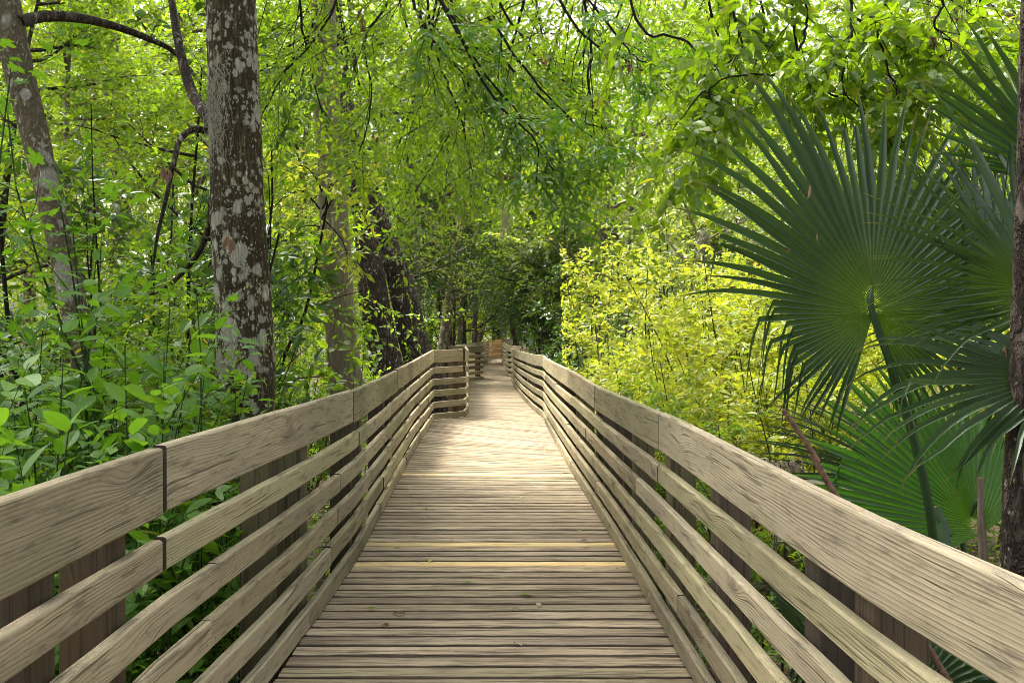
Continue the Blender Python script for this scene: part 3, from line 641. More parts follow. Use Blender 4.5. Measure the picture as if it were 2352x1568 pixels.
def place(proto, px, d, topy, label, group=None, rz=None, zoff=0., squash=1.0):
    """put a copy so its top reaches image row topy at depth d"""
    loc = base_of(px, d); loc[2] += zoff; top = at(px, topy, d)[2]; sc = (top - loc[2]) / proto['h']
    rz = random.Random(int(px * 7 + d * 13)).uniform(0, 6.28) if rz is None else rz
    s = (sc * squash, sc * squash, sc)
    if id(proto) not in used and proto.name not in used:
        used[proto.name] = 1; proto.location = [float(c) for c in loc]; proto.rotation_euler = (0, 0, rz); proto.scale = s; proto['label'] = label
        if group: proto['group'] = group
        return proto
    return dup(proto, loc, rz, s, label, group)

# broad-leaved plants close by on the left
broad = shrub_proto('broadleaf_plant', 401, 2.0, 9, .32, [dict(n=4, L=.5, ang=45, wander=.1, trop=.05, t0=.3, rf=.6)], 12, .10, 'ell', M_LBROAD, M_STEM, .007, 62, .78, .25, .22, stemleaf=26)
broad2 = shrub_proto('broadleaf_plant', 402, 1.9, 10, .36, [dict(n=3, L=.45, ang=50, wander=.1, trop=.05, t0=.3, rf=.6)], 11, .11, 'ell', M_LBROAD, M_STEM, .007, 65, .8, .3, .2, stemleaf=24)
maple = shrub_proto('maple_sapling', 403, 3.0, 4, .3, [dict(n=10, L=.42, ang=55, wander=.1, trop=.04, t0=.15, rf=.5)], 7, .092, 'lob', M_LBROAD, M_STEM, .009, 60, .86, .12, .16, stemleaf=14, wander=.09)
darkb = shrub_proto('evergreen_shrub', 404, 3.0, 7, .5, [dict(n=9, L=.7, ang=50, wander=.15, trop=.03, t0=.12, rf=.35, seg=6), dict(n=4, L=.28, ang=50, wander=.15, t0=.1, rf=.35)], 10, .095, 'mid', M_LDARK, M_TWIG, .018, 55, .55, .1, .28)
midb = shrub_proto('green_shrub', 405, 3.0, 8, .5, [dict(n=9, L=.7, ang=50, wander=.15, trop=.03, t0=.12, rf=.35, seg=6), dict(n=4, L=.28, ang=50, wander=.15, t0=.1, rf=.35)], 11, .095, 'mid', M_LMID, M_TWIG2, .016, 55, .6, .15, .3)
yelb = shrub_proto('yellow_green_shrub', 406, 3.4, 9, .6, [dict(n=10, L=.85, ang=50, wander=.13, trop=.03, t0=.12, rf=.35, seg=6), dict(n=5, L=.36, ang=50, wander=.13, t0=.1, rf=.35)], 14, .10, 'mid', M_LYEL, M_TWIG2, .017, 55, .6, .2, .32)
yelb2 = shrub_proto('yellow_green_shrub', 407, 3.0, 8, .6, [dict(n=9, L=.75, ang=55, wander=.16, trop=.02, t0=.12, rf=.35, seg=6), dict(n=5, L=.36, ang=55, wander=.15, t0=.1, rf=.35)], 13, .114, 'mid', M_LYEL, M_TWIG2, .015, 60, .65, .2, .35)
silv = shrub_proto('silvery_shrub', 408, 4.0, 8, .8, [dict(n=11, L=1.0, ang=50, wander=.15, trop=.02, t0=.12, rf=.35, seg=6), dict(n=6, L=.4, ang=50, wander=.15, t0=.1, rf=.35)], 11, .11, 'dia', M_LSILV, M_TWIG2, .02, 50, .5, .2, .35)

SQ = {'lowest bush left of the foot of the lichened trunk': .7, 'fresh green shrub right behind the lichened trunk': .5, 'dark evergreen shrub tight against the lichened trunk': .6, 'yellow-green bush behind the gap between the two big left trunks': .7, 'bright green shrub between lichened trunk and pale straight trunk': .6, 'low bush just behind the left railing right of the lichened trunk': .8}
for k, (p, px, d, ty, lb) in enumerate([
    (broad, 25, 3.6, 700, 'tall broad-leaved plant at the left edge, big pale green leaves over the railing'),
    (broad2, 170, 3.9, 830, 'broad-leaved plant in front of the leaning grey trunk, its leaves touching the railing'),
    (broad, -190, 3.2, 880, 'broad-leaved plant seen mostly through the nearest left slats'),
    (broad2, 120, 5.2, 720, 'broad-leaved plant just left of the leaning grey trunk'),
    (broad, 240, 5.3, 800, 'broad-leaved plant just right of the leaning grey trunk'),
    (broad2, 390, 5.6, 860, 'broad-leaved plant at the foot of the lichened trunk'),
    (broad, 10, 5.6, 640, 'taller broad-leaved plant in the second row at the left edge'),
    (broad2, 60, 4.6, 760, 'broad-leaved plant behind the tall one at the left edge'),
    (broad, 310, 4.7, 930, 'low broad-leaved plant between the grey trunk and the lichened trunk'),
    (maple, 110, 4.9, 380, 'maple sapling with lobed leaves in front of the leaning grey trunk'),
    (maple, 330, 5.0, 560, 'maple sapling with lobed leaves between grey trunk and lichened trunk'),
    (maple, 215, 5.4, 40, 'tallest maple sapling reaching the upper left of the picture'),
    (maple, 410, 5.6, 780, 'low maple sapling leaning on the foot of the lichened trunk'),
    (maple, -10, 5.2, 120, 'maple sapling cut by the left picture edge'),
    (broad2, 380, 5.0, 1040, 'knee-high leafy plant just behind the left railing below the lichened trunk'),
    (midb, 20, 5.6, 800, 'low fresh green bush at the left edge under the tall broad leaves'),
    (midb, 150, 6.4, 840, 'low fresh green bush at the foot of the leaning grey trunk'),
    (midb, 300, 6.0, 880, 'low fresh green bush between the foot of the grey and the lichened trunk'),
    (midb, 420, 6.0, 960, 'lowest bush left of the foot of the lichened trunk'),
    (darkb, 300, 8.0, 130, 'dark evergreen shrub left of the lichened trunk'),
    (darkb, 395, 7.6, 260, 'dark evergreen shrub tight against the lichened trunk'),
    (darkb, 190, 9.5, 420, 'dark shrub half hidden behind the grey leaning trunk'),
    (midb, 60, 7.5, 560, 'fresh green shrub behind the broad-leaved plants at the left edge'),
    (midb, 330, 7.0, 700, 'fresh green shrub at mid height left of the lichened trunk'),
    (midb, 470, 8.8, 640, 'fresh green shrub right behind the lichened trunk'),
    (midb, 640, 15.5, 620, 'bright green shrub between lichened trunk and pale straight trunk'),
    (midb, 690, 14.5, 780, 'lower bright shrub left of the pale straight trunk'),
    (yelb, 640, 22, 470, 'yellow-green bush behind the gap between the two big left trunks'),
    (midb, 800, 14.5, 890, 'small bush at the foot of the twin dark trunk'),
    (midb, 650, 9.6, 890, 'low bush just behind the left railing right of the lichened trunk'),
    ]): place(p, px, d, ty, lb, squash=SQ.get(lb, 1.0))
# right hand bushes
for k, (p, px, d, ty, lb) in enumerate([
    (yelb, 1420, 15.0, 520, 'tall yellow-green bush nearest the dark hollow, right of the path'),
    (yelb, 1560, 13.0, 560, 'big yellow-green bush in the middle of the right thicket'),
    (yelb, 1700, 11.5, 610, 'yellow-green bush left of the fan palm'),
    (yelb2, 1480, 11.2, 700, 'lower yellow bush behind the bend of the right railing'),
    (yelb2, 1620, 9.4, 740, 'yellow bush close behind the right railing'),
    (yelb2, 1760, 8.6, 760, 'yellow bush under the left leaflets of the fan palm'),
    (yelb2, 1880, 9.5, 720, 'yellow bush seen through the lower fan of the palm'),
    (yelb2, 2050, 10.5, 640, 'yellow bush behind the palm stalks'),
    (yelb2, 2240, 10.5, 600, 'yellow bush behind the palms at the right edge'),
    (midb, 1400, 13.5, 800, 'dull green bush behind the bend of the right railing'),
    (midb, 1600, 8.0, 900, 'low leafy bush touching the right railing'),
    (midb, 1800, 7.0, 930, 'low leafy bush behind the right railing below the fan palm'),
    (darkb, 1300, 19.5, 660, 'dark bush bordering the shaded hollow on the right'),
    (darkb, 1340, 17.5, 790, 'low dark bush at the right railing corner'),
    (darkb, 1255, 33, 600, 'dark shrub at the right side of the far bend'),
    (darkb, 1310, 24, 640, 'dark shrub beside the distant palm'),
    (darkb, 1060, 40, 640, 'dark shrub left of the far bend'),
    (silv, 1500, 24.0, 380, 'silvery green bush behind the tall yellow ones'),
    (silv, 1640, 22.0, 340, 'tall silvery green bush behind the dead grey twigs'),
    (silv, 1770, 20.0, 400, 'silvery bush behind the upper fan of the palm'),
    (silv, 1380, 30.0, 400, 'distant silvery bush above the shaded hollow'),
    (silv, 1120, 68.0, 520, 'distant silvery foliage beyond the far railing'),
    ]): place(p, px, d, ty, lb, squash=SQ.get(lb, 1.0))

# trees
def tree_proto(name, seed, h, r, crown_r, nl, lmat, bmat, size, label, zc=.45, K=11, nb=9, tm='dia', ntw=7, droop=.2):
    rng = RS(seed); g = Geo(); tw = []
    T = bez(rng, (0, 0, -.1), (0, 0, 1), h * .92, 12, .035, .02); tube(g, T, np.linspace(r, r * .2, 12), 12, 0, .05, rng)
    gb = Geo()
    for i in range(nl):
        t = zc + (1 - zc) * (i + rng.uniform(0, 1)) / nl; p, d = sprout(rng, T, min(t, .98), rad(rng.uniform(50, 85)))
        d[2] = abs(d[2]) * .6 + .1; L = crown_r * (1.15 - .6 * (t - zc) / (1 - zc)) * rng.uniform(.7, 1.1)
        P = bez(rng, p, d, L, 8, .12, .02); tube(gb, P, np.linspace(r * .32, r * .06, 8), 5)
        branching(rng, P, r * .28, [dict(n=nb, L=L * .42, ang=50, wander=.15, trop=-.01, t0=.2, rf=.35, seg=5), dict(n=ntw, L=L * .17 + .2, ang=50, wander=.15, trop=-.02, t0=.1, rf=.4, seg=4)], gb, tw)
    gl = Geo(); twig_leaves(gl, tw, K, size, tm, rng, 55, .45, droop, jit=.35)
    root = thing(name, label, 'tree', (0, 0, GZ)); link('trunk', g.mesh('trunk', bmat, smooth=True), root); link('limbs', gb.mesh('limbs', bmat), root); link('crown', gl.mesh('crown', lmat), root)
    root['h'] = h; return root
TA = tree_proto('canopy_tree', 501, 14, .2, 4.0, 20, M_LCAN, M_BARK2, .13, '', .22)
TB = tree_proto('canopy_tree', 502, 16, .24, 4.6, 22, M_LFAR, M_BARK2, .14, '', .25)
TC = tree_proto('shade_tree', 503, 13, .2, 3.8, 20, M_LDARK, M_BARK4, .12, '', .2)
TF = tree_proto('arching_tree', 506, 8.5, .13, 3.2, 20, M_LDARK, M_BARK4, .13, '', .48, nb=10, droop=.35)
TD = tree_proto('understory_tree', 504, 8, .09, 2.4, 20, M_LMID, M_BARK4, .10, '', .2, nb=8)
TE = tree_proto('understory_tree', 505, 7.5, .08, 2.4, 18, M_LFAR, M_BARK2, .10, '', .2, nb=8)
def ptree(p, px, d, h, lb, group=None, rz=None):
    loc = base_of(px, d); sc = h / p['h']; rz = (px * .37 + d) % 6.28 if rz is None else rz
    if p.name not in used:
        used[p.name] = 1; p.location = [float(c) for c in loc]; p.rotation_euler = (0, 0, rz); p.scale = (sc,) * 3; p['label'] = lb
        if group: p['group'] = group
        return p
    return dup(p, loc, rz, sc, lb, group)
GB = 'trees of the forest behind'
for p, px, d, h, lb in [
    (TD, -80, 10.5, 7.0, 'slim tree at the left picture edge behind the maple saplings'),
    (TE, 130, 13, 8.0, 'light green tree behind the leaning grey trunk'),
    (TD, 370, 12.5, 7.5, 'green tree directly behind the lichened trunk'),
    (TE, 470, 19, 7.5, 'light green tree between the lichened and the pale trunk'),
    (TA, 660, 26, 13, 'tall green tree behind the pale straight trunk'),
    (TB, 270, 20, 15, 'tall sunlit tree left of the lichened trunk'),
    (TB, 60, 29, 15, 'tall tree in the second row behind the leaning grey trunk'),
    (TB, 400, 31, 16, 'tall tree in the second row behind the lichened trunk'),
    (TB, -60, 19, 14, 'tall sunlit tree beyond the left edge thicket'),
    (TA, 520, 26, 15, 'tall tree far behind the lichened trunk'),
    (TC, 860, 31, 14, 'dark tree behind the twin leaning trunk'),
    (TB, 940, 32, 13.5, 'sunlit tree above the left end of the railing notch'),
    (TA, 1010, 36, 16, 'tree filling the view left of the far bend'),
    (TC, 1060, 48, 13, 'dark tree left of the far bend'),
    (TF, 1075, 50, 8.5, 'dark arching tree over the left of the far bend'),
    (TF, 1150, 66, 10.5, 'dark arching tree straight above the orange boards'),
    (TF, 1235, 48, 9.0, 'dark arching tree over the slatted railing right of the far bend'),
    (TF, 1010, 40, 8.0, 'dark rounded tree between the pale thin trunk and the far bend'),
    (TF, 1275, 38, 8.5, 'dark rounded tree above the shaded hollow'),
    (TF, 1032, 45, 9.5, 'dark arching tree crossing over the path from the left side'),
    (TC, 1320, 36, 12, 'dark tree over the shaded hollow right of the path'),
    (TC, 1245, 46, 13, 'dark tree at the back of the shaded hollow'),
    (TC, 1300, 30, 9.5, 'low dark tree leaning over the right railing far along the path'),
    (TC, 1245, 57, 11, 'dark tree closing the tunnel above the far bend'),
    (TC, 1090, 56, 12, 'dark tree behind the leaning grey trunk at the far bend'),
    (TA, 1340, 27, 11.5, 'green tree over the right side of the path'),
    (TB, 1250, 58, 18, 'tall sunlit tree beyond the shaded hollow'),
    (TB, 1450, 33, 16, 'tall sunlit tree behind the silvery bushes'),
    (TE, 1620, 26, 11, 'light tree behind the dead grey twigs'),
    (TB, 1640, 33, 14, 'tall sunlit tree behind the upper fan of the palm'),
    (TA, 1900, 24, 8.5, 'green tree behind the fan palm'),
    (TE, 1820, 15.5, 5.6, 'light green tree just above the fan palm'),
    (TB, 2120, 20, 11, 'sunlit tree behind the right palms'),
    (TE, 2180, 13.5, 8.5, 'light green tree at the upper right'),
    (TA, 2380, 17, 13, 'green tree at the right picture edge'),
    (TB, 1060, 70, 20, 'tallest sunlit tree closing the view above the path'),
    (TB, 870, 45, 15, 'far sunlit tree above the twin leaning trunk'),
    (TA, 150, 34, 17, 'far tree behind the leaning grey trunk'),
    (TA, 2200, 32, 17, 'far tree behind the palms'),
    ]: ptree(p, px, d, h, lb, GB)

# far wood: one uncountable mass of leaves and trunks
rng = RS(600); N = 300000
ang = rng.uniform(-42, 42, N); dist = rng.uniform(62, 100, N) ; Xc = np.tan(np.radians(ang)) * dist
cl = rng.normal(0, 1, (N, 3)); nc = 1500
ca = rng.uniform(-42, 42, nc); cd = rng.uniform(60, 100, nc); cz = rng.uniform(0, 1, nc) ** 1.2 * 30 - .5
idx = rng.randint(0, nc, N)
base = np.stack([np.tan(np.radians(ca[idx])) * cd[idx] , cd[idx], cz[idx]], 1) + cl * np.array([1.9, 1.9, 1.1])
base = base[base[:, 2] > GZ]; N = len(base)
g = Geo(); leaves(g, base, rng.normal(0, 1, (N, 3)) * [1, 1, .5], np.array([0, 0, .6]) + rng.normal(0, .6, (N, 3)), rng.uniform(.28, .5, N), 'dia', rng.uniform(0, 1, N))
for k in range(90):
    a = rad(rng.uniform(-40, 40)); d = rng.uniform(60, 95); x = math.tan(a) * d
    P = bez(rng, (x, d, GZ), (0, 0, 1), rng.uniform(14, 24), 8, .03, .02); tube(g, P, np.linspace(rng.uniform(.12, .3), .06, 8), 6, .5)
o = link('far_forest', g.mesh('far_forest', M_LFAR)); o['kind'] = 'stuff'; o['label'] = 'far-off mass of sunlit forest foliage'

# ------------------------------------------------------------------ low plants (stuff)
rng = RS(610); N = 5200
P0 = []
while len(P0) < N:
    y = rng.uniform(1.2, 26); x = rng.uniform(-.75, .75) * (y + 3)
    lx = np.interp(y, Lst[:, 1], Lst[:, 0]) - .15; rx = np.interp(y, Rst[:, 1], Rst[:, 0]) + .15
    if lx < x < rx: continue
    P0.append((x, y, GZ + .02))
tw = [bez(rng, p, (rng.normal(0, .4), rng.normal(0, .4), 1), rng.uniform(.15, .6), 5, .15, -.02) for p in P0]
g = Geo(); twig_leaves(g, tw, 9, .09, 'mid', rng, 60, .7, .15)
o = link('ground_cover', g.mesh('ground_cover', M_LMID)); o['kind'] = 'stuff'; o['label'] = 'knee-high leafy ground cover on the forest floor'
rng = RS(611); N = 26000; g = Geo(); xy = np.stack([rng.uniform(-9, 9, N), rng.uniform(.5, 22, N)], 1)
base = np.concatenate([xy, np.full((N, 1), GZ + .05)], 1); base[:, 2] += rng.uniform(0, .05, N)
leaves(g, base, rng.normal(0, 1, (N, 3)) * [1, 1, .25], np.array([0, 0, 1]) + rng.normal(0, .35, (N, 3)), rng.uniform(.05, .1, N), 'dia', rng.uniform(0, 1, N))
o = link('leaf_litter', g.mesh('leaf_litter', M_DEAD)); o['kind'] = 'stuff'; o['label'] = 'brown leaf litter on the forest floor'

# ferns right of the railing
def fern(name, label, loc, seed, n=9, L=.55):
    rng = RS(seed); root = thing(name, label, 'fern', loc, 'ferns behind the right railing')
    g = Geo(); tw = []
    for i in range(n):
        a = i / n * 6.28 + rng.uniform(-.3, .3); P = bez(rng, loc, (math.cos(a) * .8, math.sin(a) * .8, 1), L * rng.uniform(.8, 1.2), 10, .05, -.17); tw.append(P)
    twig_leaves(g, tw, 44, .085, 'mid', rng, 80, .8, .05, .12, .08); part('fronds', g, M_LMID, root)
    return root
for k, (px, d, z, lb) in enumerate([(2040, 5.6, .15, 'fern under the green palm blade, left of the cut stalks'), (2130, 5.2, 0., 'fern between the two cut palm stalks'), (1900, 5.9, .0, 'fern at the foot of the rusty stalk'), (1300 + 480, 4.4, -.3, 'fern seen through the slats of the right railing'), (2240, 5.0, -.2, 'fern at the foot of the dark right trunk')]):
    b = base_of(px, d); b[2] = GZ + .45 + z; fern('fern', lb, b, 620 + k, 11, .6)

# ------------------------------------------------------------------ palms
def blade(rng, hub, costa, normal, R, nseg, spread, mat_geo, lenf=None, droopw=.10, broken=None, split=.55, pleat=.3, cup=.25, t_end=1.0, wmul=1.0, rag=.028):
    """pleated fan. costa = mid direction, normal = facing; angles measured from costa"""
    g = mat_geo; c = nrm(costa); nz = nrm(np.array(normal) - np.dot(normal, c) * c); sd = np.cross(nz, c)
    da = rad(spread) / nseg; m = 13
    for i in range(nseg):
        a = (i + .5 - nseg / 2) * da; u = abs(a) / (rad(spread) / 2)
        L = R * (lenf(math.degrees(a)) if lenf else (1 - .35 * u ** 2)) * rng.uniform(.9, 1.07)
        rd = math.cos(a) * c + math.sin(a) * sd; sp = L * split * rng.uniform(.85, 1.1)
        base = np.array(hub) + c * R * .10 * max(0, math.cos(a)) ** 2
        d = nrm(rd + nz * (-cup) * (1 - .2 * math.cos(a))); tang = np.cross(nz, rd)
        brk = broken(math.degrees(a)) if broken else None
        if not brk and rng.uniform() < .09: brk = rng.uniform(.72, .92)
        p = base.copy(); pts = [p.copy()]; dirs = [d.copy()]; r = 0.
        for k in range(1, m):
            t = k / (m - 1); ds = L / (m - 1)
            w = droopw * max(0, t - .35) ** 1.5 * 2
            if brk and t > brk: d = nrm(d * .25 + np.array([rng.normal(0, .03) - .12, 0, -1.]))
            else: d = nrm(d + np.array([0, 0, -w]) + rng.normal(0, rag, 3) * (t > split))
            p = p + d * ds; pts.append(p.copy()); dirs.append(d.copy())
        V = []; B = []
        for k in range(m):
            t = k / (m - 1); r = t * L
            full = math.tan(da / 2) * r * 1.0 * wmul
            cap = math.tan(da / 2) * sp * wmul
            if r <= sp: hw = full
            else: hw = cap * (1 - ((r - sp) / (L - sp)) ** 1.6) * 1.0 + .0004
            hw = hw * 1.03 + (R * .10 * abs(math.sin(2 * a)) * da / 2 if abs(a) < math.pi / 2 and r <= sp and k else 0.)
            if r > sp and abs(a) < math.pi / 2: hw += R * .10 * abs(math.sin(2 * a)) * da / 2 * (1 - (r - sp) / (L - sp))
            if brk and t > brk: hw *= .55
            tg = nrm(tang - np.dot(tang, dirs[k]) * dirs[k]); nn = np.cross(dirs[k], tg)
            if np.dot(nn, nz) < 0: nn = -nn
            pl = pleat * hw * 1.3 + .0006
            V += [pts[k] - tg * hw + nn * pl, pts[k] - tg * hw * .5, pts[k] - nn * pl, pts[k] + tg * hw * .5, pts[k] + tg * hw + nn * pl]
            B += [(r / R, -1, t), (r / R, -.5, t), (r / R, 0, t), (r / R, .5, t), (r / R, 1, t)]
        Q = [(k * 5 + j, k * 5 + j + 1, k * 5 + 6 + j, k * 5 + 5 + j) for k in range(m - 1) for j in range(4)]
        g.add(V, None, Q, rng.uniform(), B)
def frond(parent, hub, costa, normal, R, nseg, spread, base, seed, mat=M_PALM, pr=.014, mids=None, **kw):
    rng = RS(seed); g = Geo(); gp = Geo(); blade(rng, hub, costa, normal, R, nseg, spread, g, **kw)
    pts = [np.array(base)] + [np.array(q) for q in (mids or [])] + [np.array(hub), np.array(hub) + nrm(costa) * R * .12]
    P = smoothline(pts, 8); tube(gp, P, np.concatenate([np.linspace(pr * 1.7, pr, len(P) - 6), np.linspace(pr, pr * .3, 6)]), 7)
    s = part('stalk', gp, M_PET, parent, True)
    b = part('fan_blade', g, mat, parent); return b

FP = thing('fan_palm', 'dark green fan palm with one huge pleated fan facing the path behind the right railing', 'palm', base_of(2200, 4.0))
def lenA(a):  # a>0 is left of costa (towards -x) by construction below
    return float(np.interp(a, [-165, -110, -60, -30, -10, 0, 12, 20, 35, 50, 70, 90, 110, 130, 165], [.5, .54, .6, .84, .84, .82, .95, 1.08, 1.06, 
        .92, .75, .70, .64, .58, .54]))
hub = at(2005, 722, 3.9)
def brkA(a):
    if 82 < a < 128: return .52 + ((a * 7) % 5) * .02
    return None
# costa points up and slightly left in the image; facing the camera, tilted
b = frond(FP, hub, (.02, .12, 1), (-.1, -1, .16), 1.0, 74, 330, base_of(2200, 4.0) + np.array([0, 0, .2]), 701, lenf=lenA, broken=brkA, cup=.12, droopw=.09, split=.46, pr=.013, mids=[at(2150, 1290, 3.95), at(2085, 960, 3.92)])
b['label'] = 'huge pleated fan facing the path'

LEN2 = [1.05, 1.02, .72, .58, .56, .6]
P2 = thing('cabbage_palm', 'palm at the right edge whose grey-green leaflets sweep left in long stripes', 'palm', base_of(2480, 3.6))
h2 = at(2430, 690, 3.4)
frond(P2, h2, (-1, .1, .55), (-.3, -1, .5), 1.0, 46, 210, base_of(2480, 3.6), 711, rag=.07, lenf=lambda a: float(np.interp(a, [-105, -60, -30, 0, 40, 105], LEN2)), cup=.1, droopw=.07, split=.3, pr=.015, mids=[at(2500, 1100, 3.5)])
frond(P2, at(2470, 860, 3.2), (-1, .15, -.05), (-.2, -.9, .7), .68, 22, 110, base_of(2480, 3.6), 712, rag=.09, cup=.05, droopw=.24, split=.4, pr=.015)
frond(P2, at(2450, 430, 3.6), (-.45, .1, 1), (-.5, -1, .3), .66, 18, 110, base_of(2480, 3.6), 713, rag=.05, cup=.1, droopw=.05, split=.45, pr=.013)
frond(P2, at(2290, 730, 4.6), (-.25, .1, 1), (.2, -1, .25), .8, 36, 210, base_of(2420, 4.5), 714, rag=.06, cup=.15, droopw=.1, split=.5, pr=.012)
P3 = thing('low_palm', 'low bright green palm glowing in front of the dark right trunk', 'palm', base_of(2290, 4.1))
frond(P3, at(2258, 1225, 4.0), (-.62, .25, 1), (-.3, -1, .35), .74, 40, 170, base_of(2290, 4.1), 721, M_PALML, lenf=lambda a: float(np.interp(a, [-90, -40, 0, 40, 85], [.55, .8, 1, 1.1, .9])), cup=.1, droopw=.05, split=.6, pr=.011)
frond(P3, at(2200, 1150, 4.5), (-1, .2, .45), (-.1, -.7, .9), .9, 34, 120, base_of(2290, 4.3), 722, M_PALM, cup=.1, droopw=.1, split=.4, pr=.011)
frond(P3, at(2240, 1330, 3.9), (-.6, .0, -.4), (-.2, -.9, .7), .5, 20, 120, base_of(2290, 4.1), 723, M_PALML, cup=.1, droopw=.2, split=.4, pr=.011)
frond(P3, at(2020, 1190, 4.9), (-.9, .2, .25), (-.1, -.6, 1), .55, 26, 120, base_of(2200, 4.8), 724, M_DRY, cup=.15, droopw=.1, split=.6, pr=.01)
P4 = thing('palmetto', 'small palmetto showing through the slats of the right railing', 'palm', base_of(1960, 3.9))
for k, (px, py, d, cx, cz) in enumerate([(1880, 1440, 3.8, -.9, .2), (1930, 1560, 3.6, -.5, .7), (2080, 1620, 3.4, .5, .5), (1950, 1520, 3.4, -.8, -.1)]):
    frond(P4, at(px, py, d), (cx, .1, cz), (-.2, -.8, .8), .42, 24, 170, base_of(1960, 3.9), 730 + k, M_PALM, cup=.15, droopw=.12, split=.45, pr=.009)
P5 = thing('distant_palm', 'shadowed palm with hanging fronds in the dark hollow right of the path', 'palm', base_of(1250, 30))
for k, (cx, cz) in enumerate([(-.5, .6), (.4, .8), (-.9, 0.), (.9, .1), (0, 1.), (-.4, -.8), (.3, -.9)]):
    frond(P5, at(1250 + cx * 26, 690 - cz * 40, 30 - .2 * k), (cx, -.1, cz), (0, -1, .4), 1.2, 22, 150, at(1250, 740, 30), 740 + k, M_PALM, cup=.1, droopw=.25, split=.35, pr=.02)
g = Geo(); tube(g, [base_of(1250, 30), at(1250, 730, 30)], [.16, .13], 12); part('trunk', g, M_BARK4, P5, True)
# upright dark leaves behind, upper right
P6 = thing('tall_palm', 'tall palm behind, upright dark blades at the upper right edge', 'palm', base_of(2420, 5.6))
for k, (px, py, cx, cz) in enumerate([(2330, 620, -.1, 1), (2240, 640, -.3, 1)]):
    frond(P6, at(px, py, 5.3 + .2 * k), (cx, .1, cz), (.5, -1, .1), .8, 26, 110, base_of(2420, 5.6), 750 + k, M_PALM, cup=.3, droopw=.04, split=.4, pr=.012)

def stalk(name, label, a, b, w0, w1, mat, d0, d1, seed):
    p, q = at(a[0], a[1], d0), at(b[0], b[1], d1); base = p + (p - q) * max(0., (p[2] - GZ) / max(.05, q[2] - p[2]))
    root = thing(name, label, 'palm stalk', base)
    g = Geo(); P = smoothline([base, p, (p * .5 + q * .5) + RS(seed).normal(0, .008, 3), q], 6); tube(g, P, np.linspace(w0, w1, len(P)) / 2 / F * d0, 8, 0, .05, RS(seed), True); 
    o = part('stem', g, mat, root, False); g = Geo()
    T = nrm(q - P[-2]); tube(g, [q - T * .002, q + T * .006], [w1 * .42 / F * d0, w1 * .1 / F * d0], 7, cap=True); part('cut_end', g, M_STALK, root)
stalk('cut_stalk', 'rusty brown dead palm stalk leaning left behind the right railing', (1938, 1168), (1800, 942), 17, 11, M_STALK, 3.3, 3.4, 1)
stalk('cut_stalk', 'upright brown cut palm stalk beside the dark right trunk', (2257, 1310), (2253, 1098), 19, 15, M_STALK2, 3.6, 3.6, 2)
stalk('cut_stalk', 'thick green cut palm stalk just behind the right railing', (2185, 1300), (2150, 1165), 32, 20, M_PET, 3.7, 3.8, 3)
stalk('cut_stalk', 'thin tan dead stalk leaning behind the green palm blades', (2055, 1215), (1990, 1060), 12, 8, M_STALK2, 5., 5.1, 4)
# withered brown frond by the rail
W = thing('withered_frond', 'curled brown withered frond drooping over behind the right railing', 'dead frond', at(1780, 1110, 4.6)); rng = RS(9); g = Geo()
for k in range(16):
    x = 1755 + k * 5.5 + rng.uniform(-3, 3); P = smoothline([at(x - 14, 1072 - rng.uniform(-6, 10), 4.7), at(x, 1050 + rng.uniform(0, 14), 4.6), at(x + 8, 1085, 4.55), at(x + 10 + rng.uniform(-6, 6), 1125 + rng.uniform(0, 160), 4.55)], 4)
    n = len(P); w = np.linspace(.006, .011, n) * np.linspace(1, .3, n); V = np.stack([P - np.array([1, 0, .2]) * w[:, None], P + np.array([1, .3, 0]) * w[:, None]], 1).reshape(-1, 3)
    g.add(V, None, [(2 * i, 2 * i + 1, 2 * i + 3, 2 * i + 2) for i in range(n - 1)], rng.uniform())
part('leaflets', g, M_STALK2, W)

# ------------------------------------------------------------------ accents
# yellow leafy sapling near the pale trunk
YS = thing('yellow_sapling', 'sapling with bright yellow-green drooping leaves in front of the pale straight trunk', 'sapling', base_of(700, 10.2))
g = Geo(); P = smoothline([base_of(640, 10.2), at(640, 880, 10.2), at(700, 720, 10.2), at(735, 560, 10.2), at(760, 420, 10.2)], 6); tube(g, P, np.linspace(.022, .01, len(P)), 6); part('trunk', g, M_TWIG, YS)
for k, ln in enumerate([[(735, 480), (700, 440), (660, 450), (620, 480)], [(740, 500), (780, 440), (820, 470), (870, 570)], [(740, 480), (770, 420), (820, 400), (850, 440)], [(735, 520), (700, 520), (660, 560)], [(738, 500), (760, 520), (790, 560), (800, 610)], [(745, 450), (720, 400), (690, 380), (650, 400)]]):
    px_branch(YS, ln, 10.1, 9.8, .009, 800 + k, K=8, size=.12, tm='slim', nside=5, sub=2, L=.33, tl=.3, mat=M_LYEL, flat=.4)
V1 = shrub_proto('leafy_sapling', 811, 2.4, 3, .12, [dict(n=7, L=.34, ang=55, wander=.1, trop=0, t0=.15, rf=.5)], 7, .14, 'ell', M_LMID, M_STEM, .009, 60, .6, .4, .06, stemleaf=16)
place(V1, 825, 9.2, 680, 'upright sapling with large drooping leaves between pale trunk and twin trunk', squash=.6)
place(V1, 830, 10.2, 800, 'short sapling with large leaves poking above the left railing')
# vine on the twin trunk
g = Geo(); rng = RS(820); tw = []
for k in range(16):
    t = rng.uniform(); px = np.interp(t, [0, .5, 1], [925, 925, 965]) + rng.normal(0, 12); py = 560 + 270 * t; tw.append(bez(rng, at(px, py, 21.0), (rng.normal(0, .6), -.6, rng.normal(-.2, .5)), .45, 5, .2, -.05))
twig_leaves(g, tw, 8, .11, 'mid', rng, 60, .5, .3); VN = link('climbing_vine', g.mesh('climbing_vine', M_LMID, at(940, 700, 21)), None, at(940, 700, 21)); tag(VN, 'light green vine climbing the dark twin trunk', 'vine')
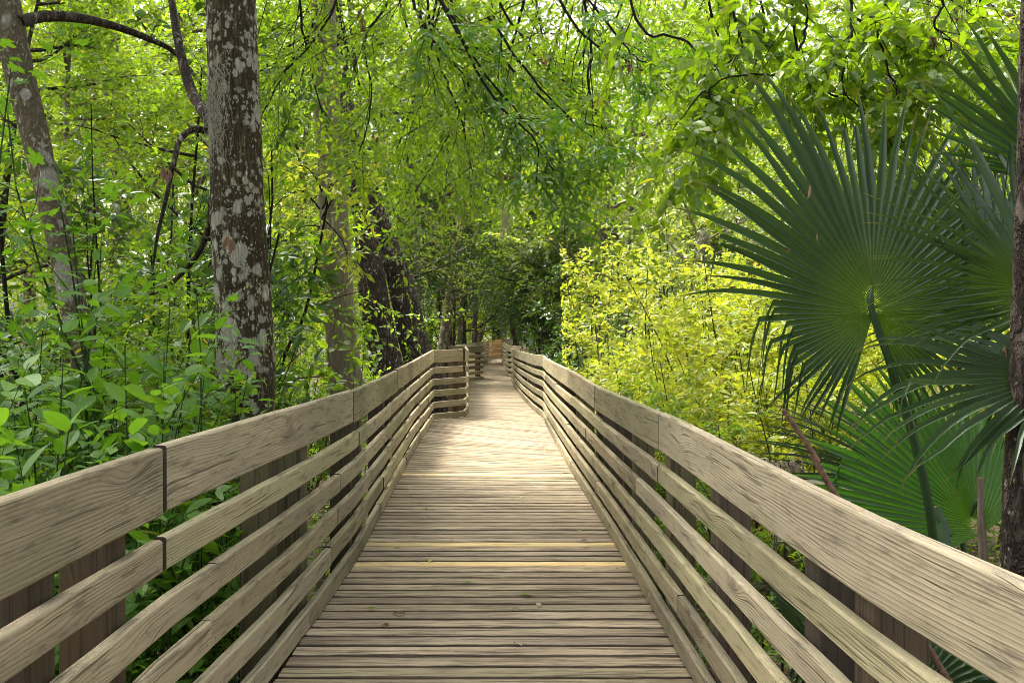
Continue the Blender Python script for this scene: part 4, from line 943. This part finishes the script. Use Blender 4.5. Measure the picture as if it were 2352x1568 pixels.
# dead bare shrub
BS = thing('bare_shrub', 'bleached leafless shrub with forked twigs above the yellow bushes', 'shrub', base_of(1590, 17))
g = Geo(); rng = RS(830)
for ln in [[(1620, 640), (1600, 540), (1560, 440), (1520, 350)], [(1600, 560), (1640, 470), (1660, 400), (1700, 340)], [(1600, 600), (1680, 570), (1760, 560)], [(1600, 620), (1540, 560), (1500, 470), (1490, 420)], [(1610, 560), (1680, 520), (1740, 500), (1780, 515)]]:
    P = smoothline([at(x, y, 17 + rng.uniform(-.5, .5)) for x, y in ln], 5); tube(g, P, np.linspace(.022, .008, len(P)), 5); branching(rng, P, .013, [dict(n=8, L=.8, ang=35, wander=.12, t0=.3, rf=.6), dict(n=4, L=.4, ang=35, wander=.12, t0=.2, rf=.6)], g, [])
P = smoothline([base_of(1590, 17), at(1620, 640, 17)], 6); tube(g, P, np.linspace(.05, .03, len(P)), 6)
part('twigs', g, M_PALE, BS)
# spanish moss strands
def moss(label, px, py0, py1, w, d, n, seed):
    rng = RS(seed); g = Geo()
    for k in range(n):
        x = px + rng.normal(0, w); y = rng.uniform(py0, py0 + (py1 - py0) * .5); y2 = min(py1, y + rng.uniform(.25, .7) * (py1 - py0)); 
        p = at(x, y, d + rng.normal(0, .04)); q = at(x + rng.normal(0, w * .4), y2, d + rng.normal(0, .03)); P = np.array([p + (q - p) * t for t in np.linspace(0, 1, 14)]) + rng.normal(0, .012 * d / 6, (14, 3))
        tube(g, P, .0016 * d / 6, 3, rng.uniform())
    o = link('spanish_moss', g.mesh('spanish_moss', M_MOSS, at(px, py0, d)), None, at(px, py0, d)); tag(o, label, 'moss')
moss('long grey moss strands hanging down the left side of the lichened trunk', 497, 120, 400, 14, 6.32, 60, 1)
moss('grey moss tuft hanging left of the fan palm over the yellow bushes', 1618, 525, 620, 6, 16.8, 50, 2)
moss('moss strand hanging from a branch in the middle of the view', 1161, 440, 560, 4, 12., 26, 3)
moss('grey moss streak among the branches at upper centre', 1088, 60, 260, 8, 9.5, 34, 4)
moss('moss strand hanging among the laurel leaves above the fan palm', 2045, 130, 440, 7, 5.4, 26, 5)
# hanging dead leaves in the canopy
def dead(label, spots, d, seed, size=.07, group='dead leaf clusters caught in the branches'):
    rng = RS(seed); g = Geo(); c = at(spots[0][0], spots[0][1], d); b = np.array([at(x, y, d) for x, y in spots for _ in range(1 if size <= .05 else 3)]); b += rng.normal(0, .012, b.shape)
    leaves(g, b, np.array([0, 0, -1.]) + rng.normal(0, .3, b.shape), rng.normal(0, 1, b.shape), rng.uniform(.7, 1.2, len(b)) * size, 'slim', rng.uniform(0, 1, len(b)))
    o = link('dead_leaf_cluster', g.mesh('dead_leaf_cluster', M_DEAD, c), None, c); tag(o, label, 'dead leaves', group)
dead('brown dead leaves hanging near the top of the picture between the centre branches', [(830, 35), (838, 50), (828, 20)], 7.6, 1)
dead('brown leaf cluster at the top right, hanging singly over the palms', [(2145, 70), (2148, 82)], 5.2, 2, .09)
dead('rusty leaf cluster where the centre branches end', [(1160, 400), (1180, 410), (1150, 390), (1172, 395)], 7.0, 3)
dead('brown leaves left of the centre branch forks', [(855, 300), (865, 310)], 7.4, 4)
dead('brown leaves hanging left of the lichened trunk, near its bent limb', [(438, 200), (440, 212)], 6.4, 5)
dead('pale brown withered whorl of leaves below the bent limb', [(370, 390), (355, 400), (385, 395)], 6.2, 6, .085)
dead('brown dead leaf clinging to the lichened trunk', [(527, 548)], 6.15, 7, .09)
dead('brown curled leaves caught on the left part of the big fan', [(1818, 556)], 3.75, 8, .05)
dead('brown curled leaf resting on the middle of the big fan', [(1876, 528)], 3.75, 9, .05)
dead('brown leaf high on the big fan', [(1852, 412)], 3.75, 10, .05)
dead('large brown scrap hanging in front of the dark right trunk', [(2330, 790), (2338, 800), (2335, 810)], 3.3, 11, .09)
dead('brown leaves between the upper centre branches', [(1250, 120), (1254, 130)], 7.4, 12)
dead('brown leaves at the upper right of the centre branches', [(1435, 140), (1440, 150), (1445, 138)], 7.2, 13)
# fallen leaves on the deck
rng = RS(900)
for k, (px, py, sz, lb, m) in enumerate([(932, 1411, .06, 'curled brown leaf lying on the deck nearest the left railing', M_DEAD), (1190, 1402, .05, 'dark brown leaf flat on the deck, centre right', M_DEAD), (1237, 1392, .05, 'small pale leaf beside the dark one on the deck', M_DRY), (1083, 1338, .045, 'small green leaf on the deck in front of the yellow boards', M_LMID), (1194, 1362, .06, 'narrow green leaf strip on the deck right of centre', M_LMID), (963, 1156, .05, 'brown leaf on the deck at mid distance left', M_DEAD), (1198, 1142, .06, 'pale curled leaf on the deck at mid distance right', M_DRY), (1238, 1020, .07, 'dark leaf by the right curb near the bend', M_DEAD), (905, 1258, .045, 'tiny leaf between the two yellow boards', M_LMID), (1338, 1258, .04, 'tiny dark leaf near the right end of the yellow board', M_DEAD), (1180, 1475, .05, 'thin tan leaf near the front of the deck', M_DRY), (890, 1440, .05, 'thin brown leaf left of the curled one', M_DEAD), (845, 1395, .04, 'small green leaf by the left curb', M_LMID), (985, 1290, .05, 'yellow leaf lying in front of the nearer yellow board', M_LYEL)]):
    p = atz(px, py, .006); g = Geo(); a = rng.uniform(0, 6.28)
    leaves(g, np.array([p]), np.array([[math.cos(a), math.sin(a) * .6, .12]]), np.array([[rng.normal(0, .3), rng.normal(0, .3), 1.]]), [sz * 1.35], 'ell', np.array([rng.uniform()]))
    o = link('fallen_leaf', g.mesh('fallen_leaf', m, p), None, p); tag(o, lb, 'leaf', 'leaves fallen on the deck')

rng = RS(901)
for k in range(34):
    y = rng.uniform(4.3, 14); side = rng.uniform() < .65
    l_ = np.interp(y, Lst[:, 1], Lst[:, 0]) + .12; r_ = np.interp(y, Rst[:, 1], Rst[:, 0]) - .12
    x = r_ - abs(rng.normal(0, .12)) if side else l_ + abs(rng.normal(0, .25)); p = np.array([x, y, .006]); g = Geo(); a = rng.uniform(0, 6.28)
    leaves(g, np.array([p]), np.array([[math.cos(a), math.sin(a), .15]]), np.array([[rng.normal(0, .3), rng.normal(0, .3), 1.]]), [rng.uniform(.03, .065)], 'ell' if k % 3 else 'slim', np.array([rng.uniform()]))
    o = link('fallen_leaf', g.mesh('fallen_leaf', [M_DEAD, M_DEAD, M_LMID, M_DRY][k % 4], p), None, p); tag(o, 'small leaf scrap lying along the foot of the %s railing' % ('right' if side else 'left'), 'leaf', 'scraps along the %s railing' % ('right' if side else 'left'))

# ------------------------------------------------------------------ trim plants where they would grow through the railings
def trim(o, zmax, out):
    me = o.data; nv = len(me.vertices); co = np.empty(nv * 3, np.float32); me.vertices.foreach_get('co', co); co = co.reshape(-1, 3)
    M = np.array(o.matrix_world); W = co @ M[:3, :3].T + M[:3, 3]
    lx = np.interp(W[:, 1], Lst[:, 1], Lst[:, 0]) - out; rx = np.interp(W[:, 1], Rst[:, 1], Rst[:, 0]) + out
    bad = (W[:, 0] > lx) & (W[:, 0] < rx) & (W[:, 2] < zmax) & (W[:, 1] < 60)
    if not bad.any(): return
    nl = len(me.loops); li = np.empty(nl, np.int32); me.loops.foreach_get('vertex_index', li)
    ls = np.empty(len(me.polygons), np.int32); me.polygons.foreach_get('loop_start', ls); lt = np.empty(len(me.polygons), np.int32); me.polygons.foreach_get('loop_total', lt)
    pb = np.add.reduceat(bad[li].astype(int), ls) > 0
    keep = ~pb; g = Geo(); rnd = np.empty(nv, np.float32); me.attributes['rnd'].data.foreach_get('value', rnd)
    bc = None
    if 'bc' in me.attributes: bc = np.empty(nv * 3, np.float32); me.attributes['bc'].data.foreach_get('vector', bc)
    t3 = keep & (lt == 3); t4 = keep & (lt == 4)
    T = li[ls[t3][:, None] + np.arange(3)]; Q = li[ls[t4][:, None] + np.arange(4)]
    idx = np.unique(np.concatenate([T.ravel(), Q.ravel()])); mp = np.zeros(nv, np.int64); mp[idx] = np.arange(len(idx))
    if not len(idx): return
    g.add(co[idx], mp[T], mp[Q], rnd[idx], None if bc is None else bc.reshape(-1, 3)[idx]); o.data = g.mesh(o.name, me.materials[0])
bpy.context.view_layer.update()
for r in [o for o in S.objects if o.parent is None and o.get('category') in ('shrub', 'fern', 'palm', 'sapling')]:
    pal = r['category'] == 'palm'
    for o in r.children_recursive:
        if o.type == 'MESH' and o.name.split('.')[0] in ('stems', 'foliage', 'fronds', 'fan_blade', 'stalk'):
            trim(o, 1.16 if pal else 3.0, .16)
for nm in ('ground_cover',): trim(bpy.data.objects[nm], 3., .16)

# ------------------------------------------------------------------ light, sky, camera
SUN_EL, SUN_AZ = rad(58), rad(-38)      # azimuth from +Y towards +X
w = bpy.data.worlds.new('World'); S.world = w; w.use_nodes = True; nt = w.node_tree; nt.nodes.clear()
sky = nt.nodes.new('ShaderNodeTexSky'); sky.sky_type = 'NISHITA'; sky.sun_disc = False; sky.sun_elevation = SUN_EL; sky.sun_rotation = SUN_AZ; sky.air_density = 1.0; sky.dust_density = 8.0; sky.ozone_density = 1.0
bg = nt.nodes.new('ShaderNodeBackground'); bg.inputs[1].default_value = .15; ow = nt.nodes.new('ShaderNodeOutputWorld'); hs = nt.nodes.new('ShaderNodeHueSaturation'); hs.inputs['Saturation'].default_value = .45; nt.links.new(sky.outputs[0], hs.inputs['Color']); nt.links.new(hs.outputs[0], bg.inputs[0]); nt.links.new(bg.outputs[0], ow.inputs[0])
sl = bpy.data.lights.new('sun', 'SUN'); sl.energy = 1.85; sl.angle = rad(12); sl.color = (1, .95, .84); so = bpy.data.objects.new('sun', sl); COL.objects.link(so)
sd = Vector((math.sin(SUN_AZ) * math.cos(SUN_EL), math.cos(SUN_AZ) * math.cos(SUN_EL), math.sin(SUN_EL))); so.rotation_euler = sd.to_track_quat('Z', 'Y').to_euler(); so.location = sd * 50
cam = bpy.data.cameras.new('camera'); cam.sensor_width = 36; cam.lens = F / 2352 * 36; cam.clip_start = .05; cam.clip_end = 1500
co = bpy.data.objects.new('camera', cam); COL.objects.link(co); co.location = (0, 0, H); co.rotation_euler = (rad(90) - PITCH, 0, 0); S.camera = co
S.view_settings.view_transform = 'Standard'; S.view_settings.look = 'None'; S.view_settings.exposure = 1.98; S.view_settings.gamma = 1
S.render.engine = 'CYCLES'; c = S.cycles; c.max_bounces = 8; c.diffuse_bounces = 4; c.glossy_bounces = 2; c.transmission_bounces = 4; c.transparent_max_bounces = 4; c.use_denoising = True; c.sample_clamp_indirect = 6; c.filter_width = .9
for o in S.objects:
    if 'h' in o: del o['h']
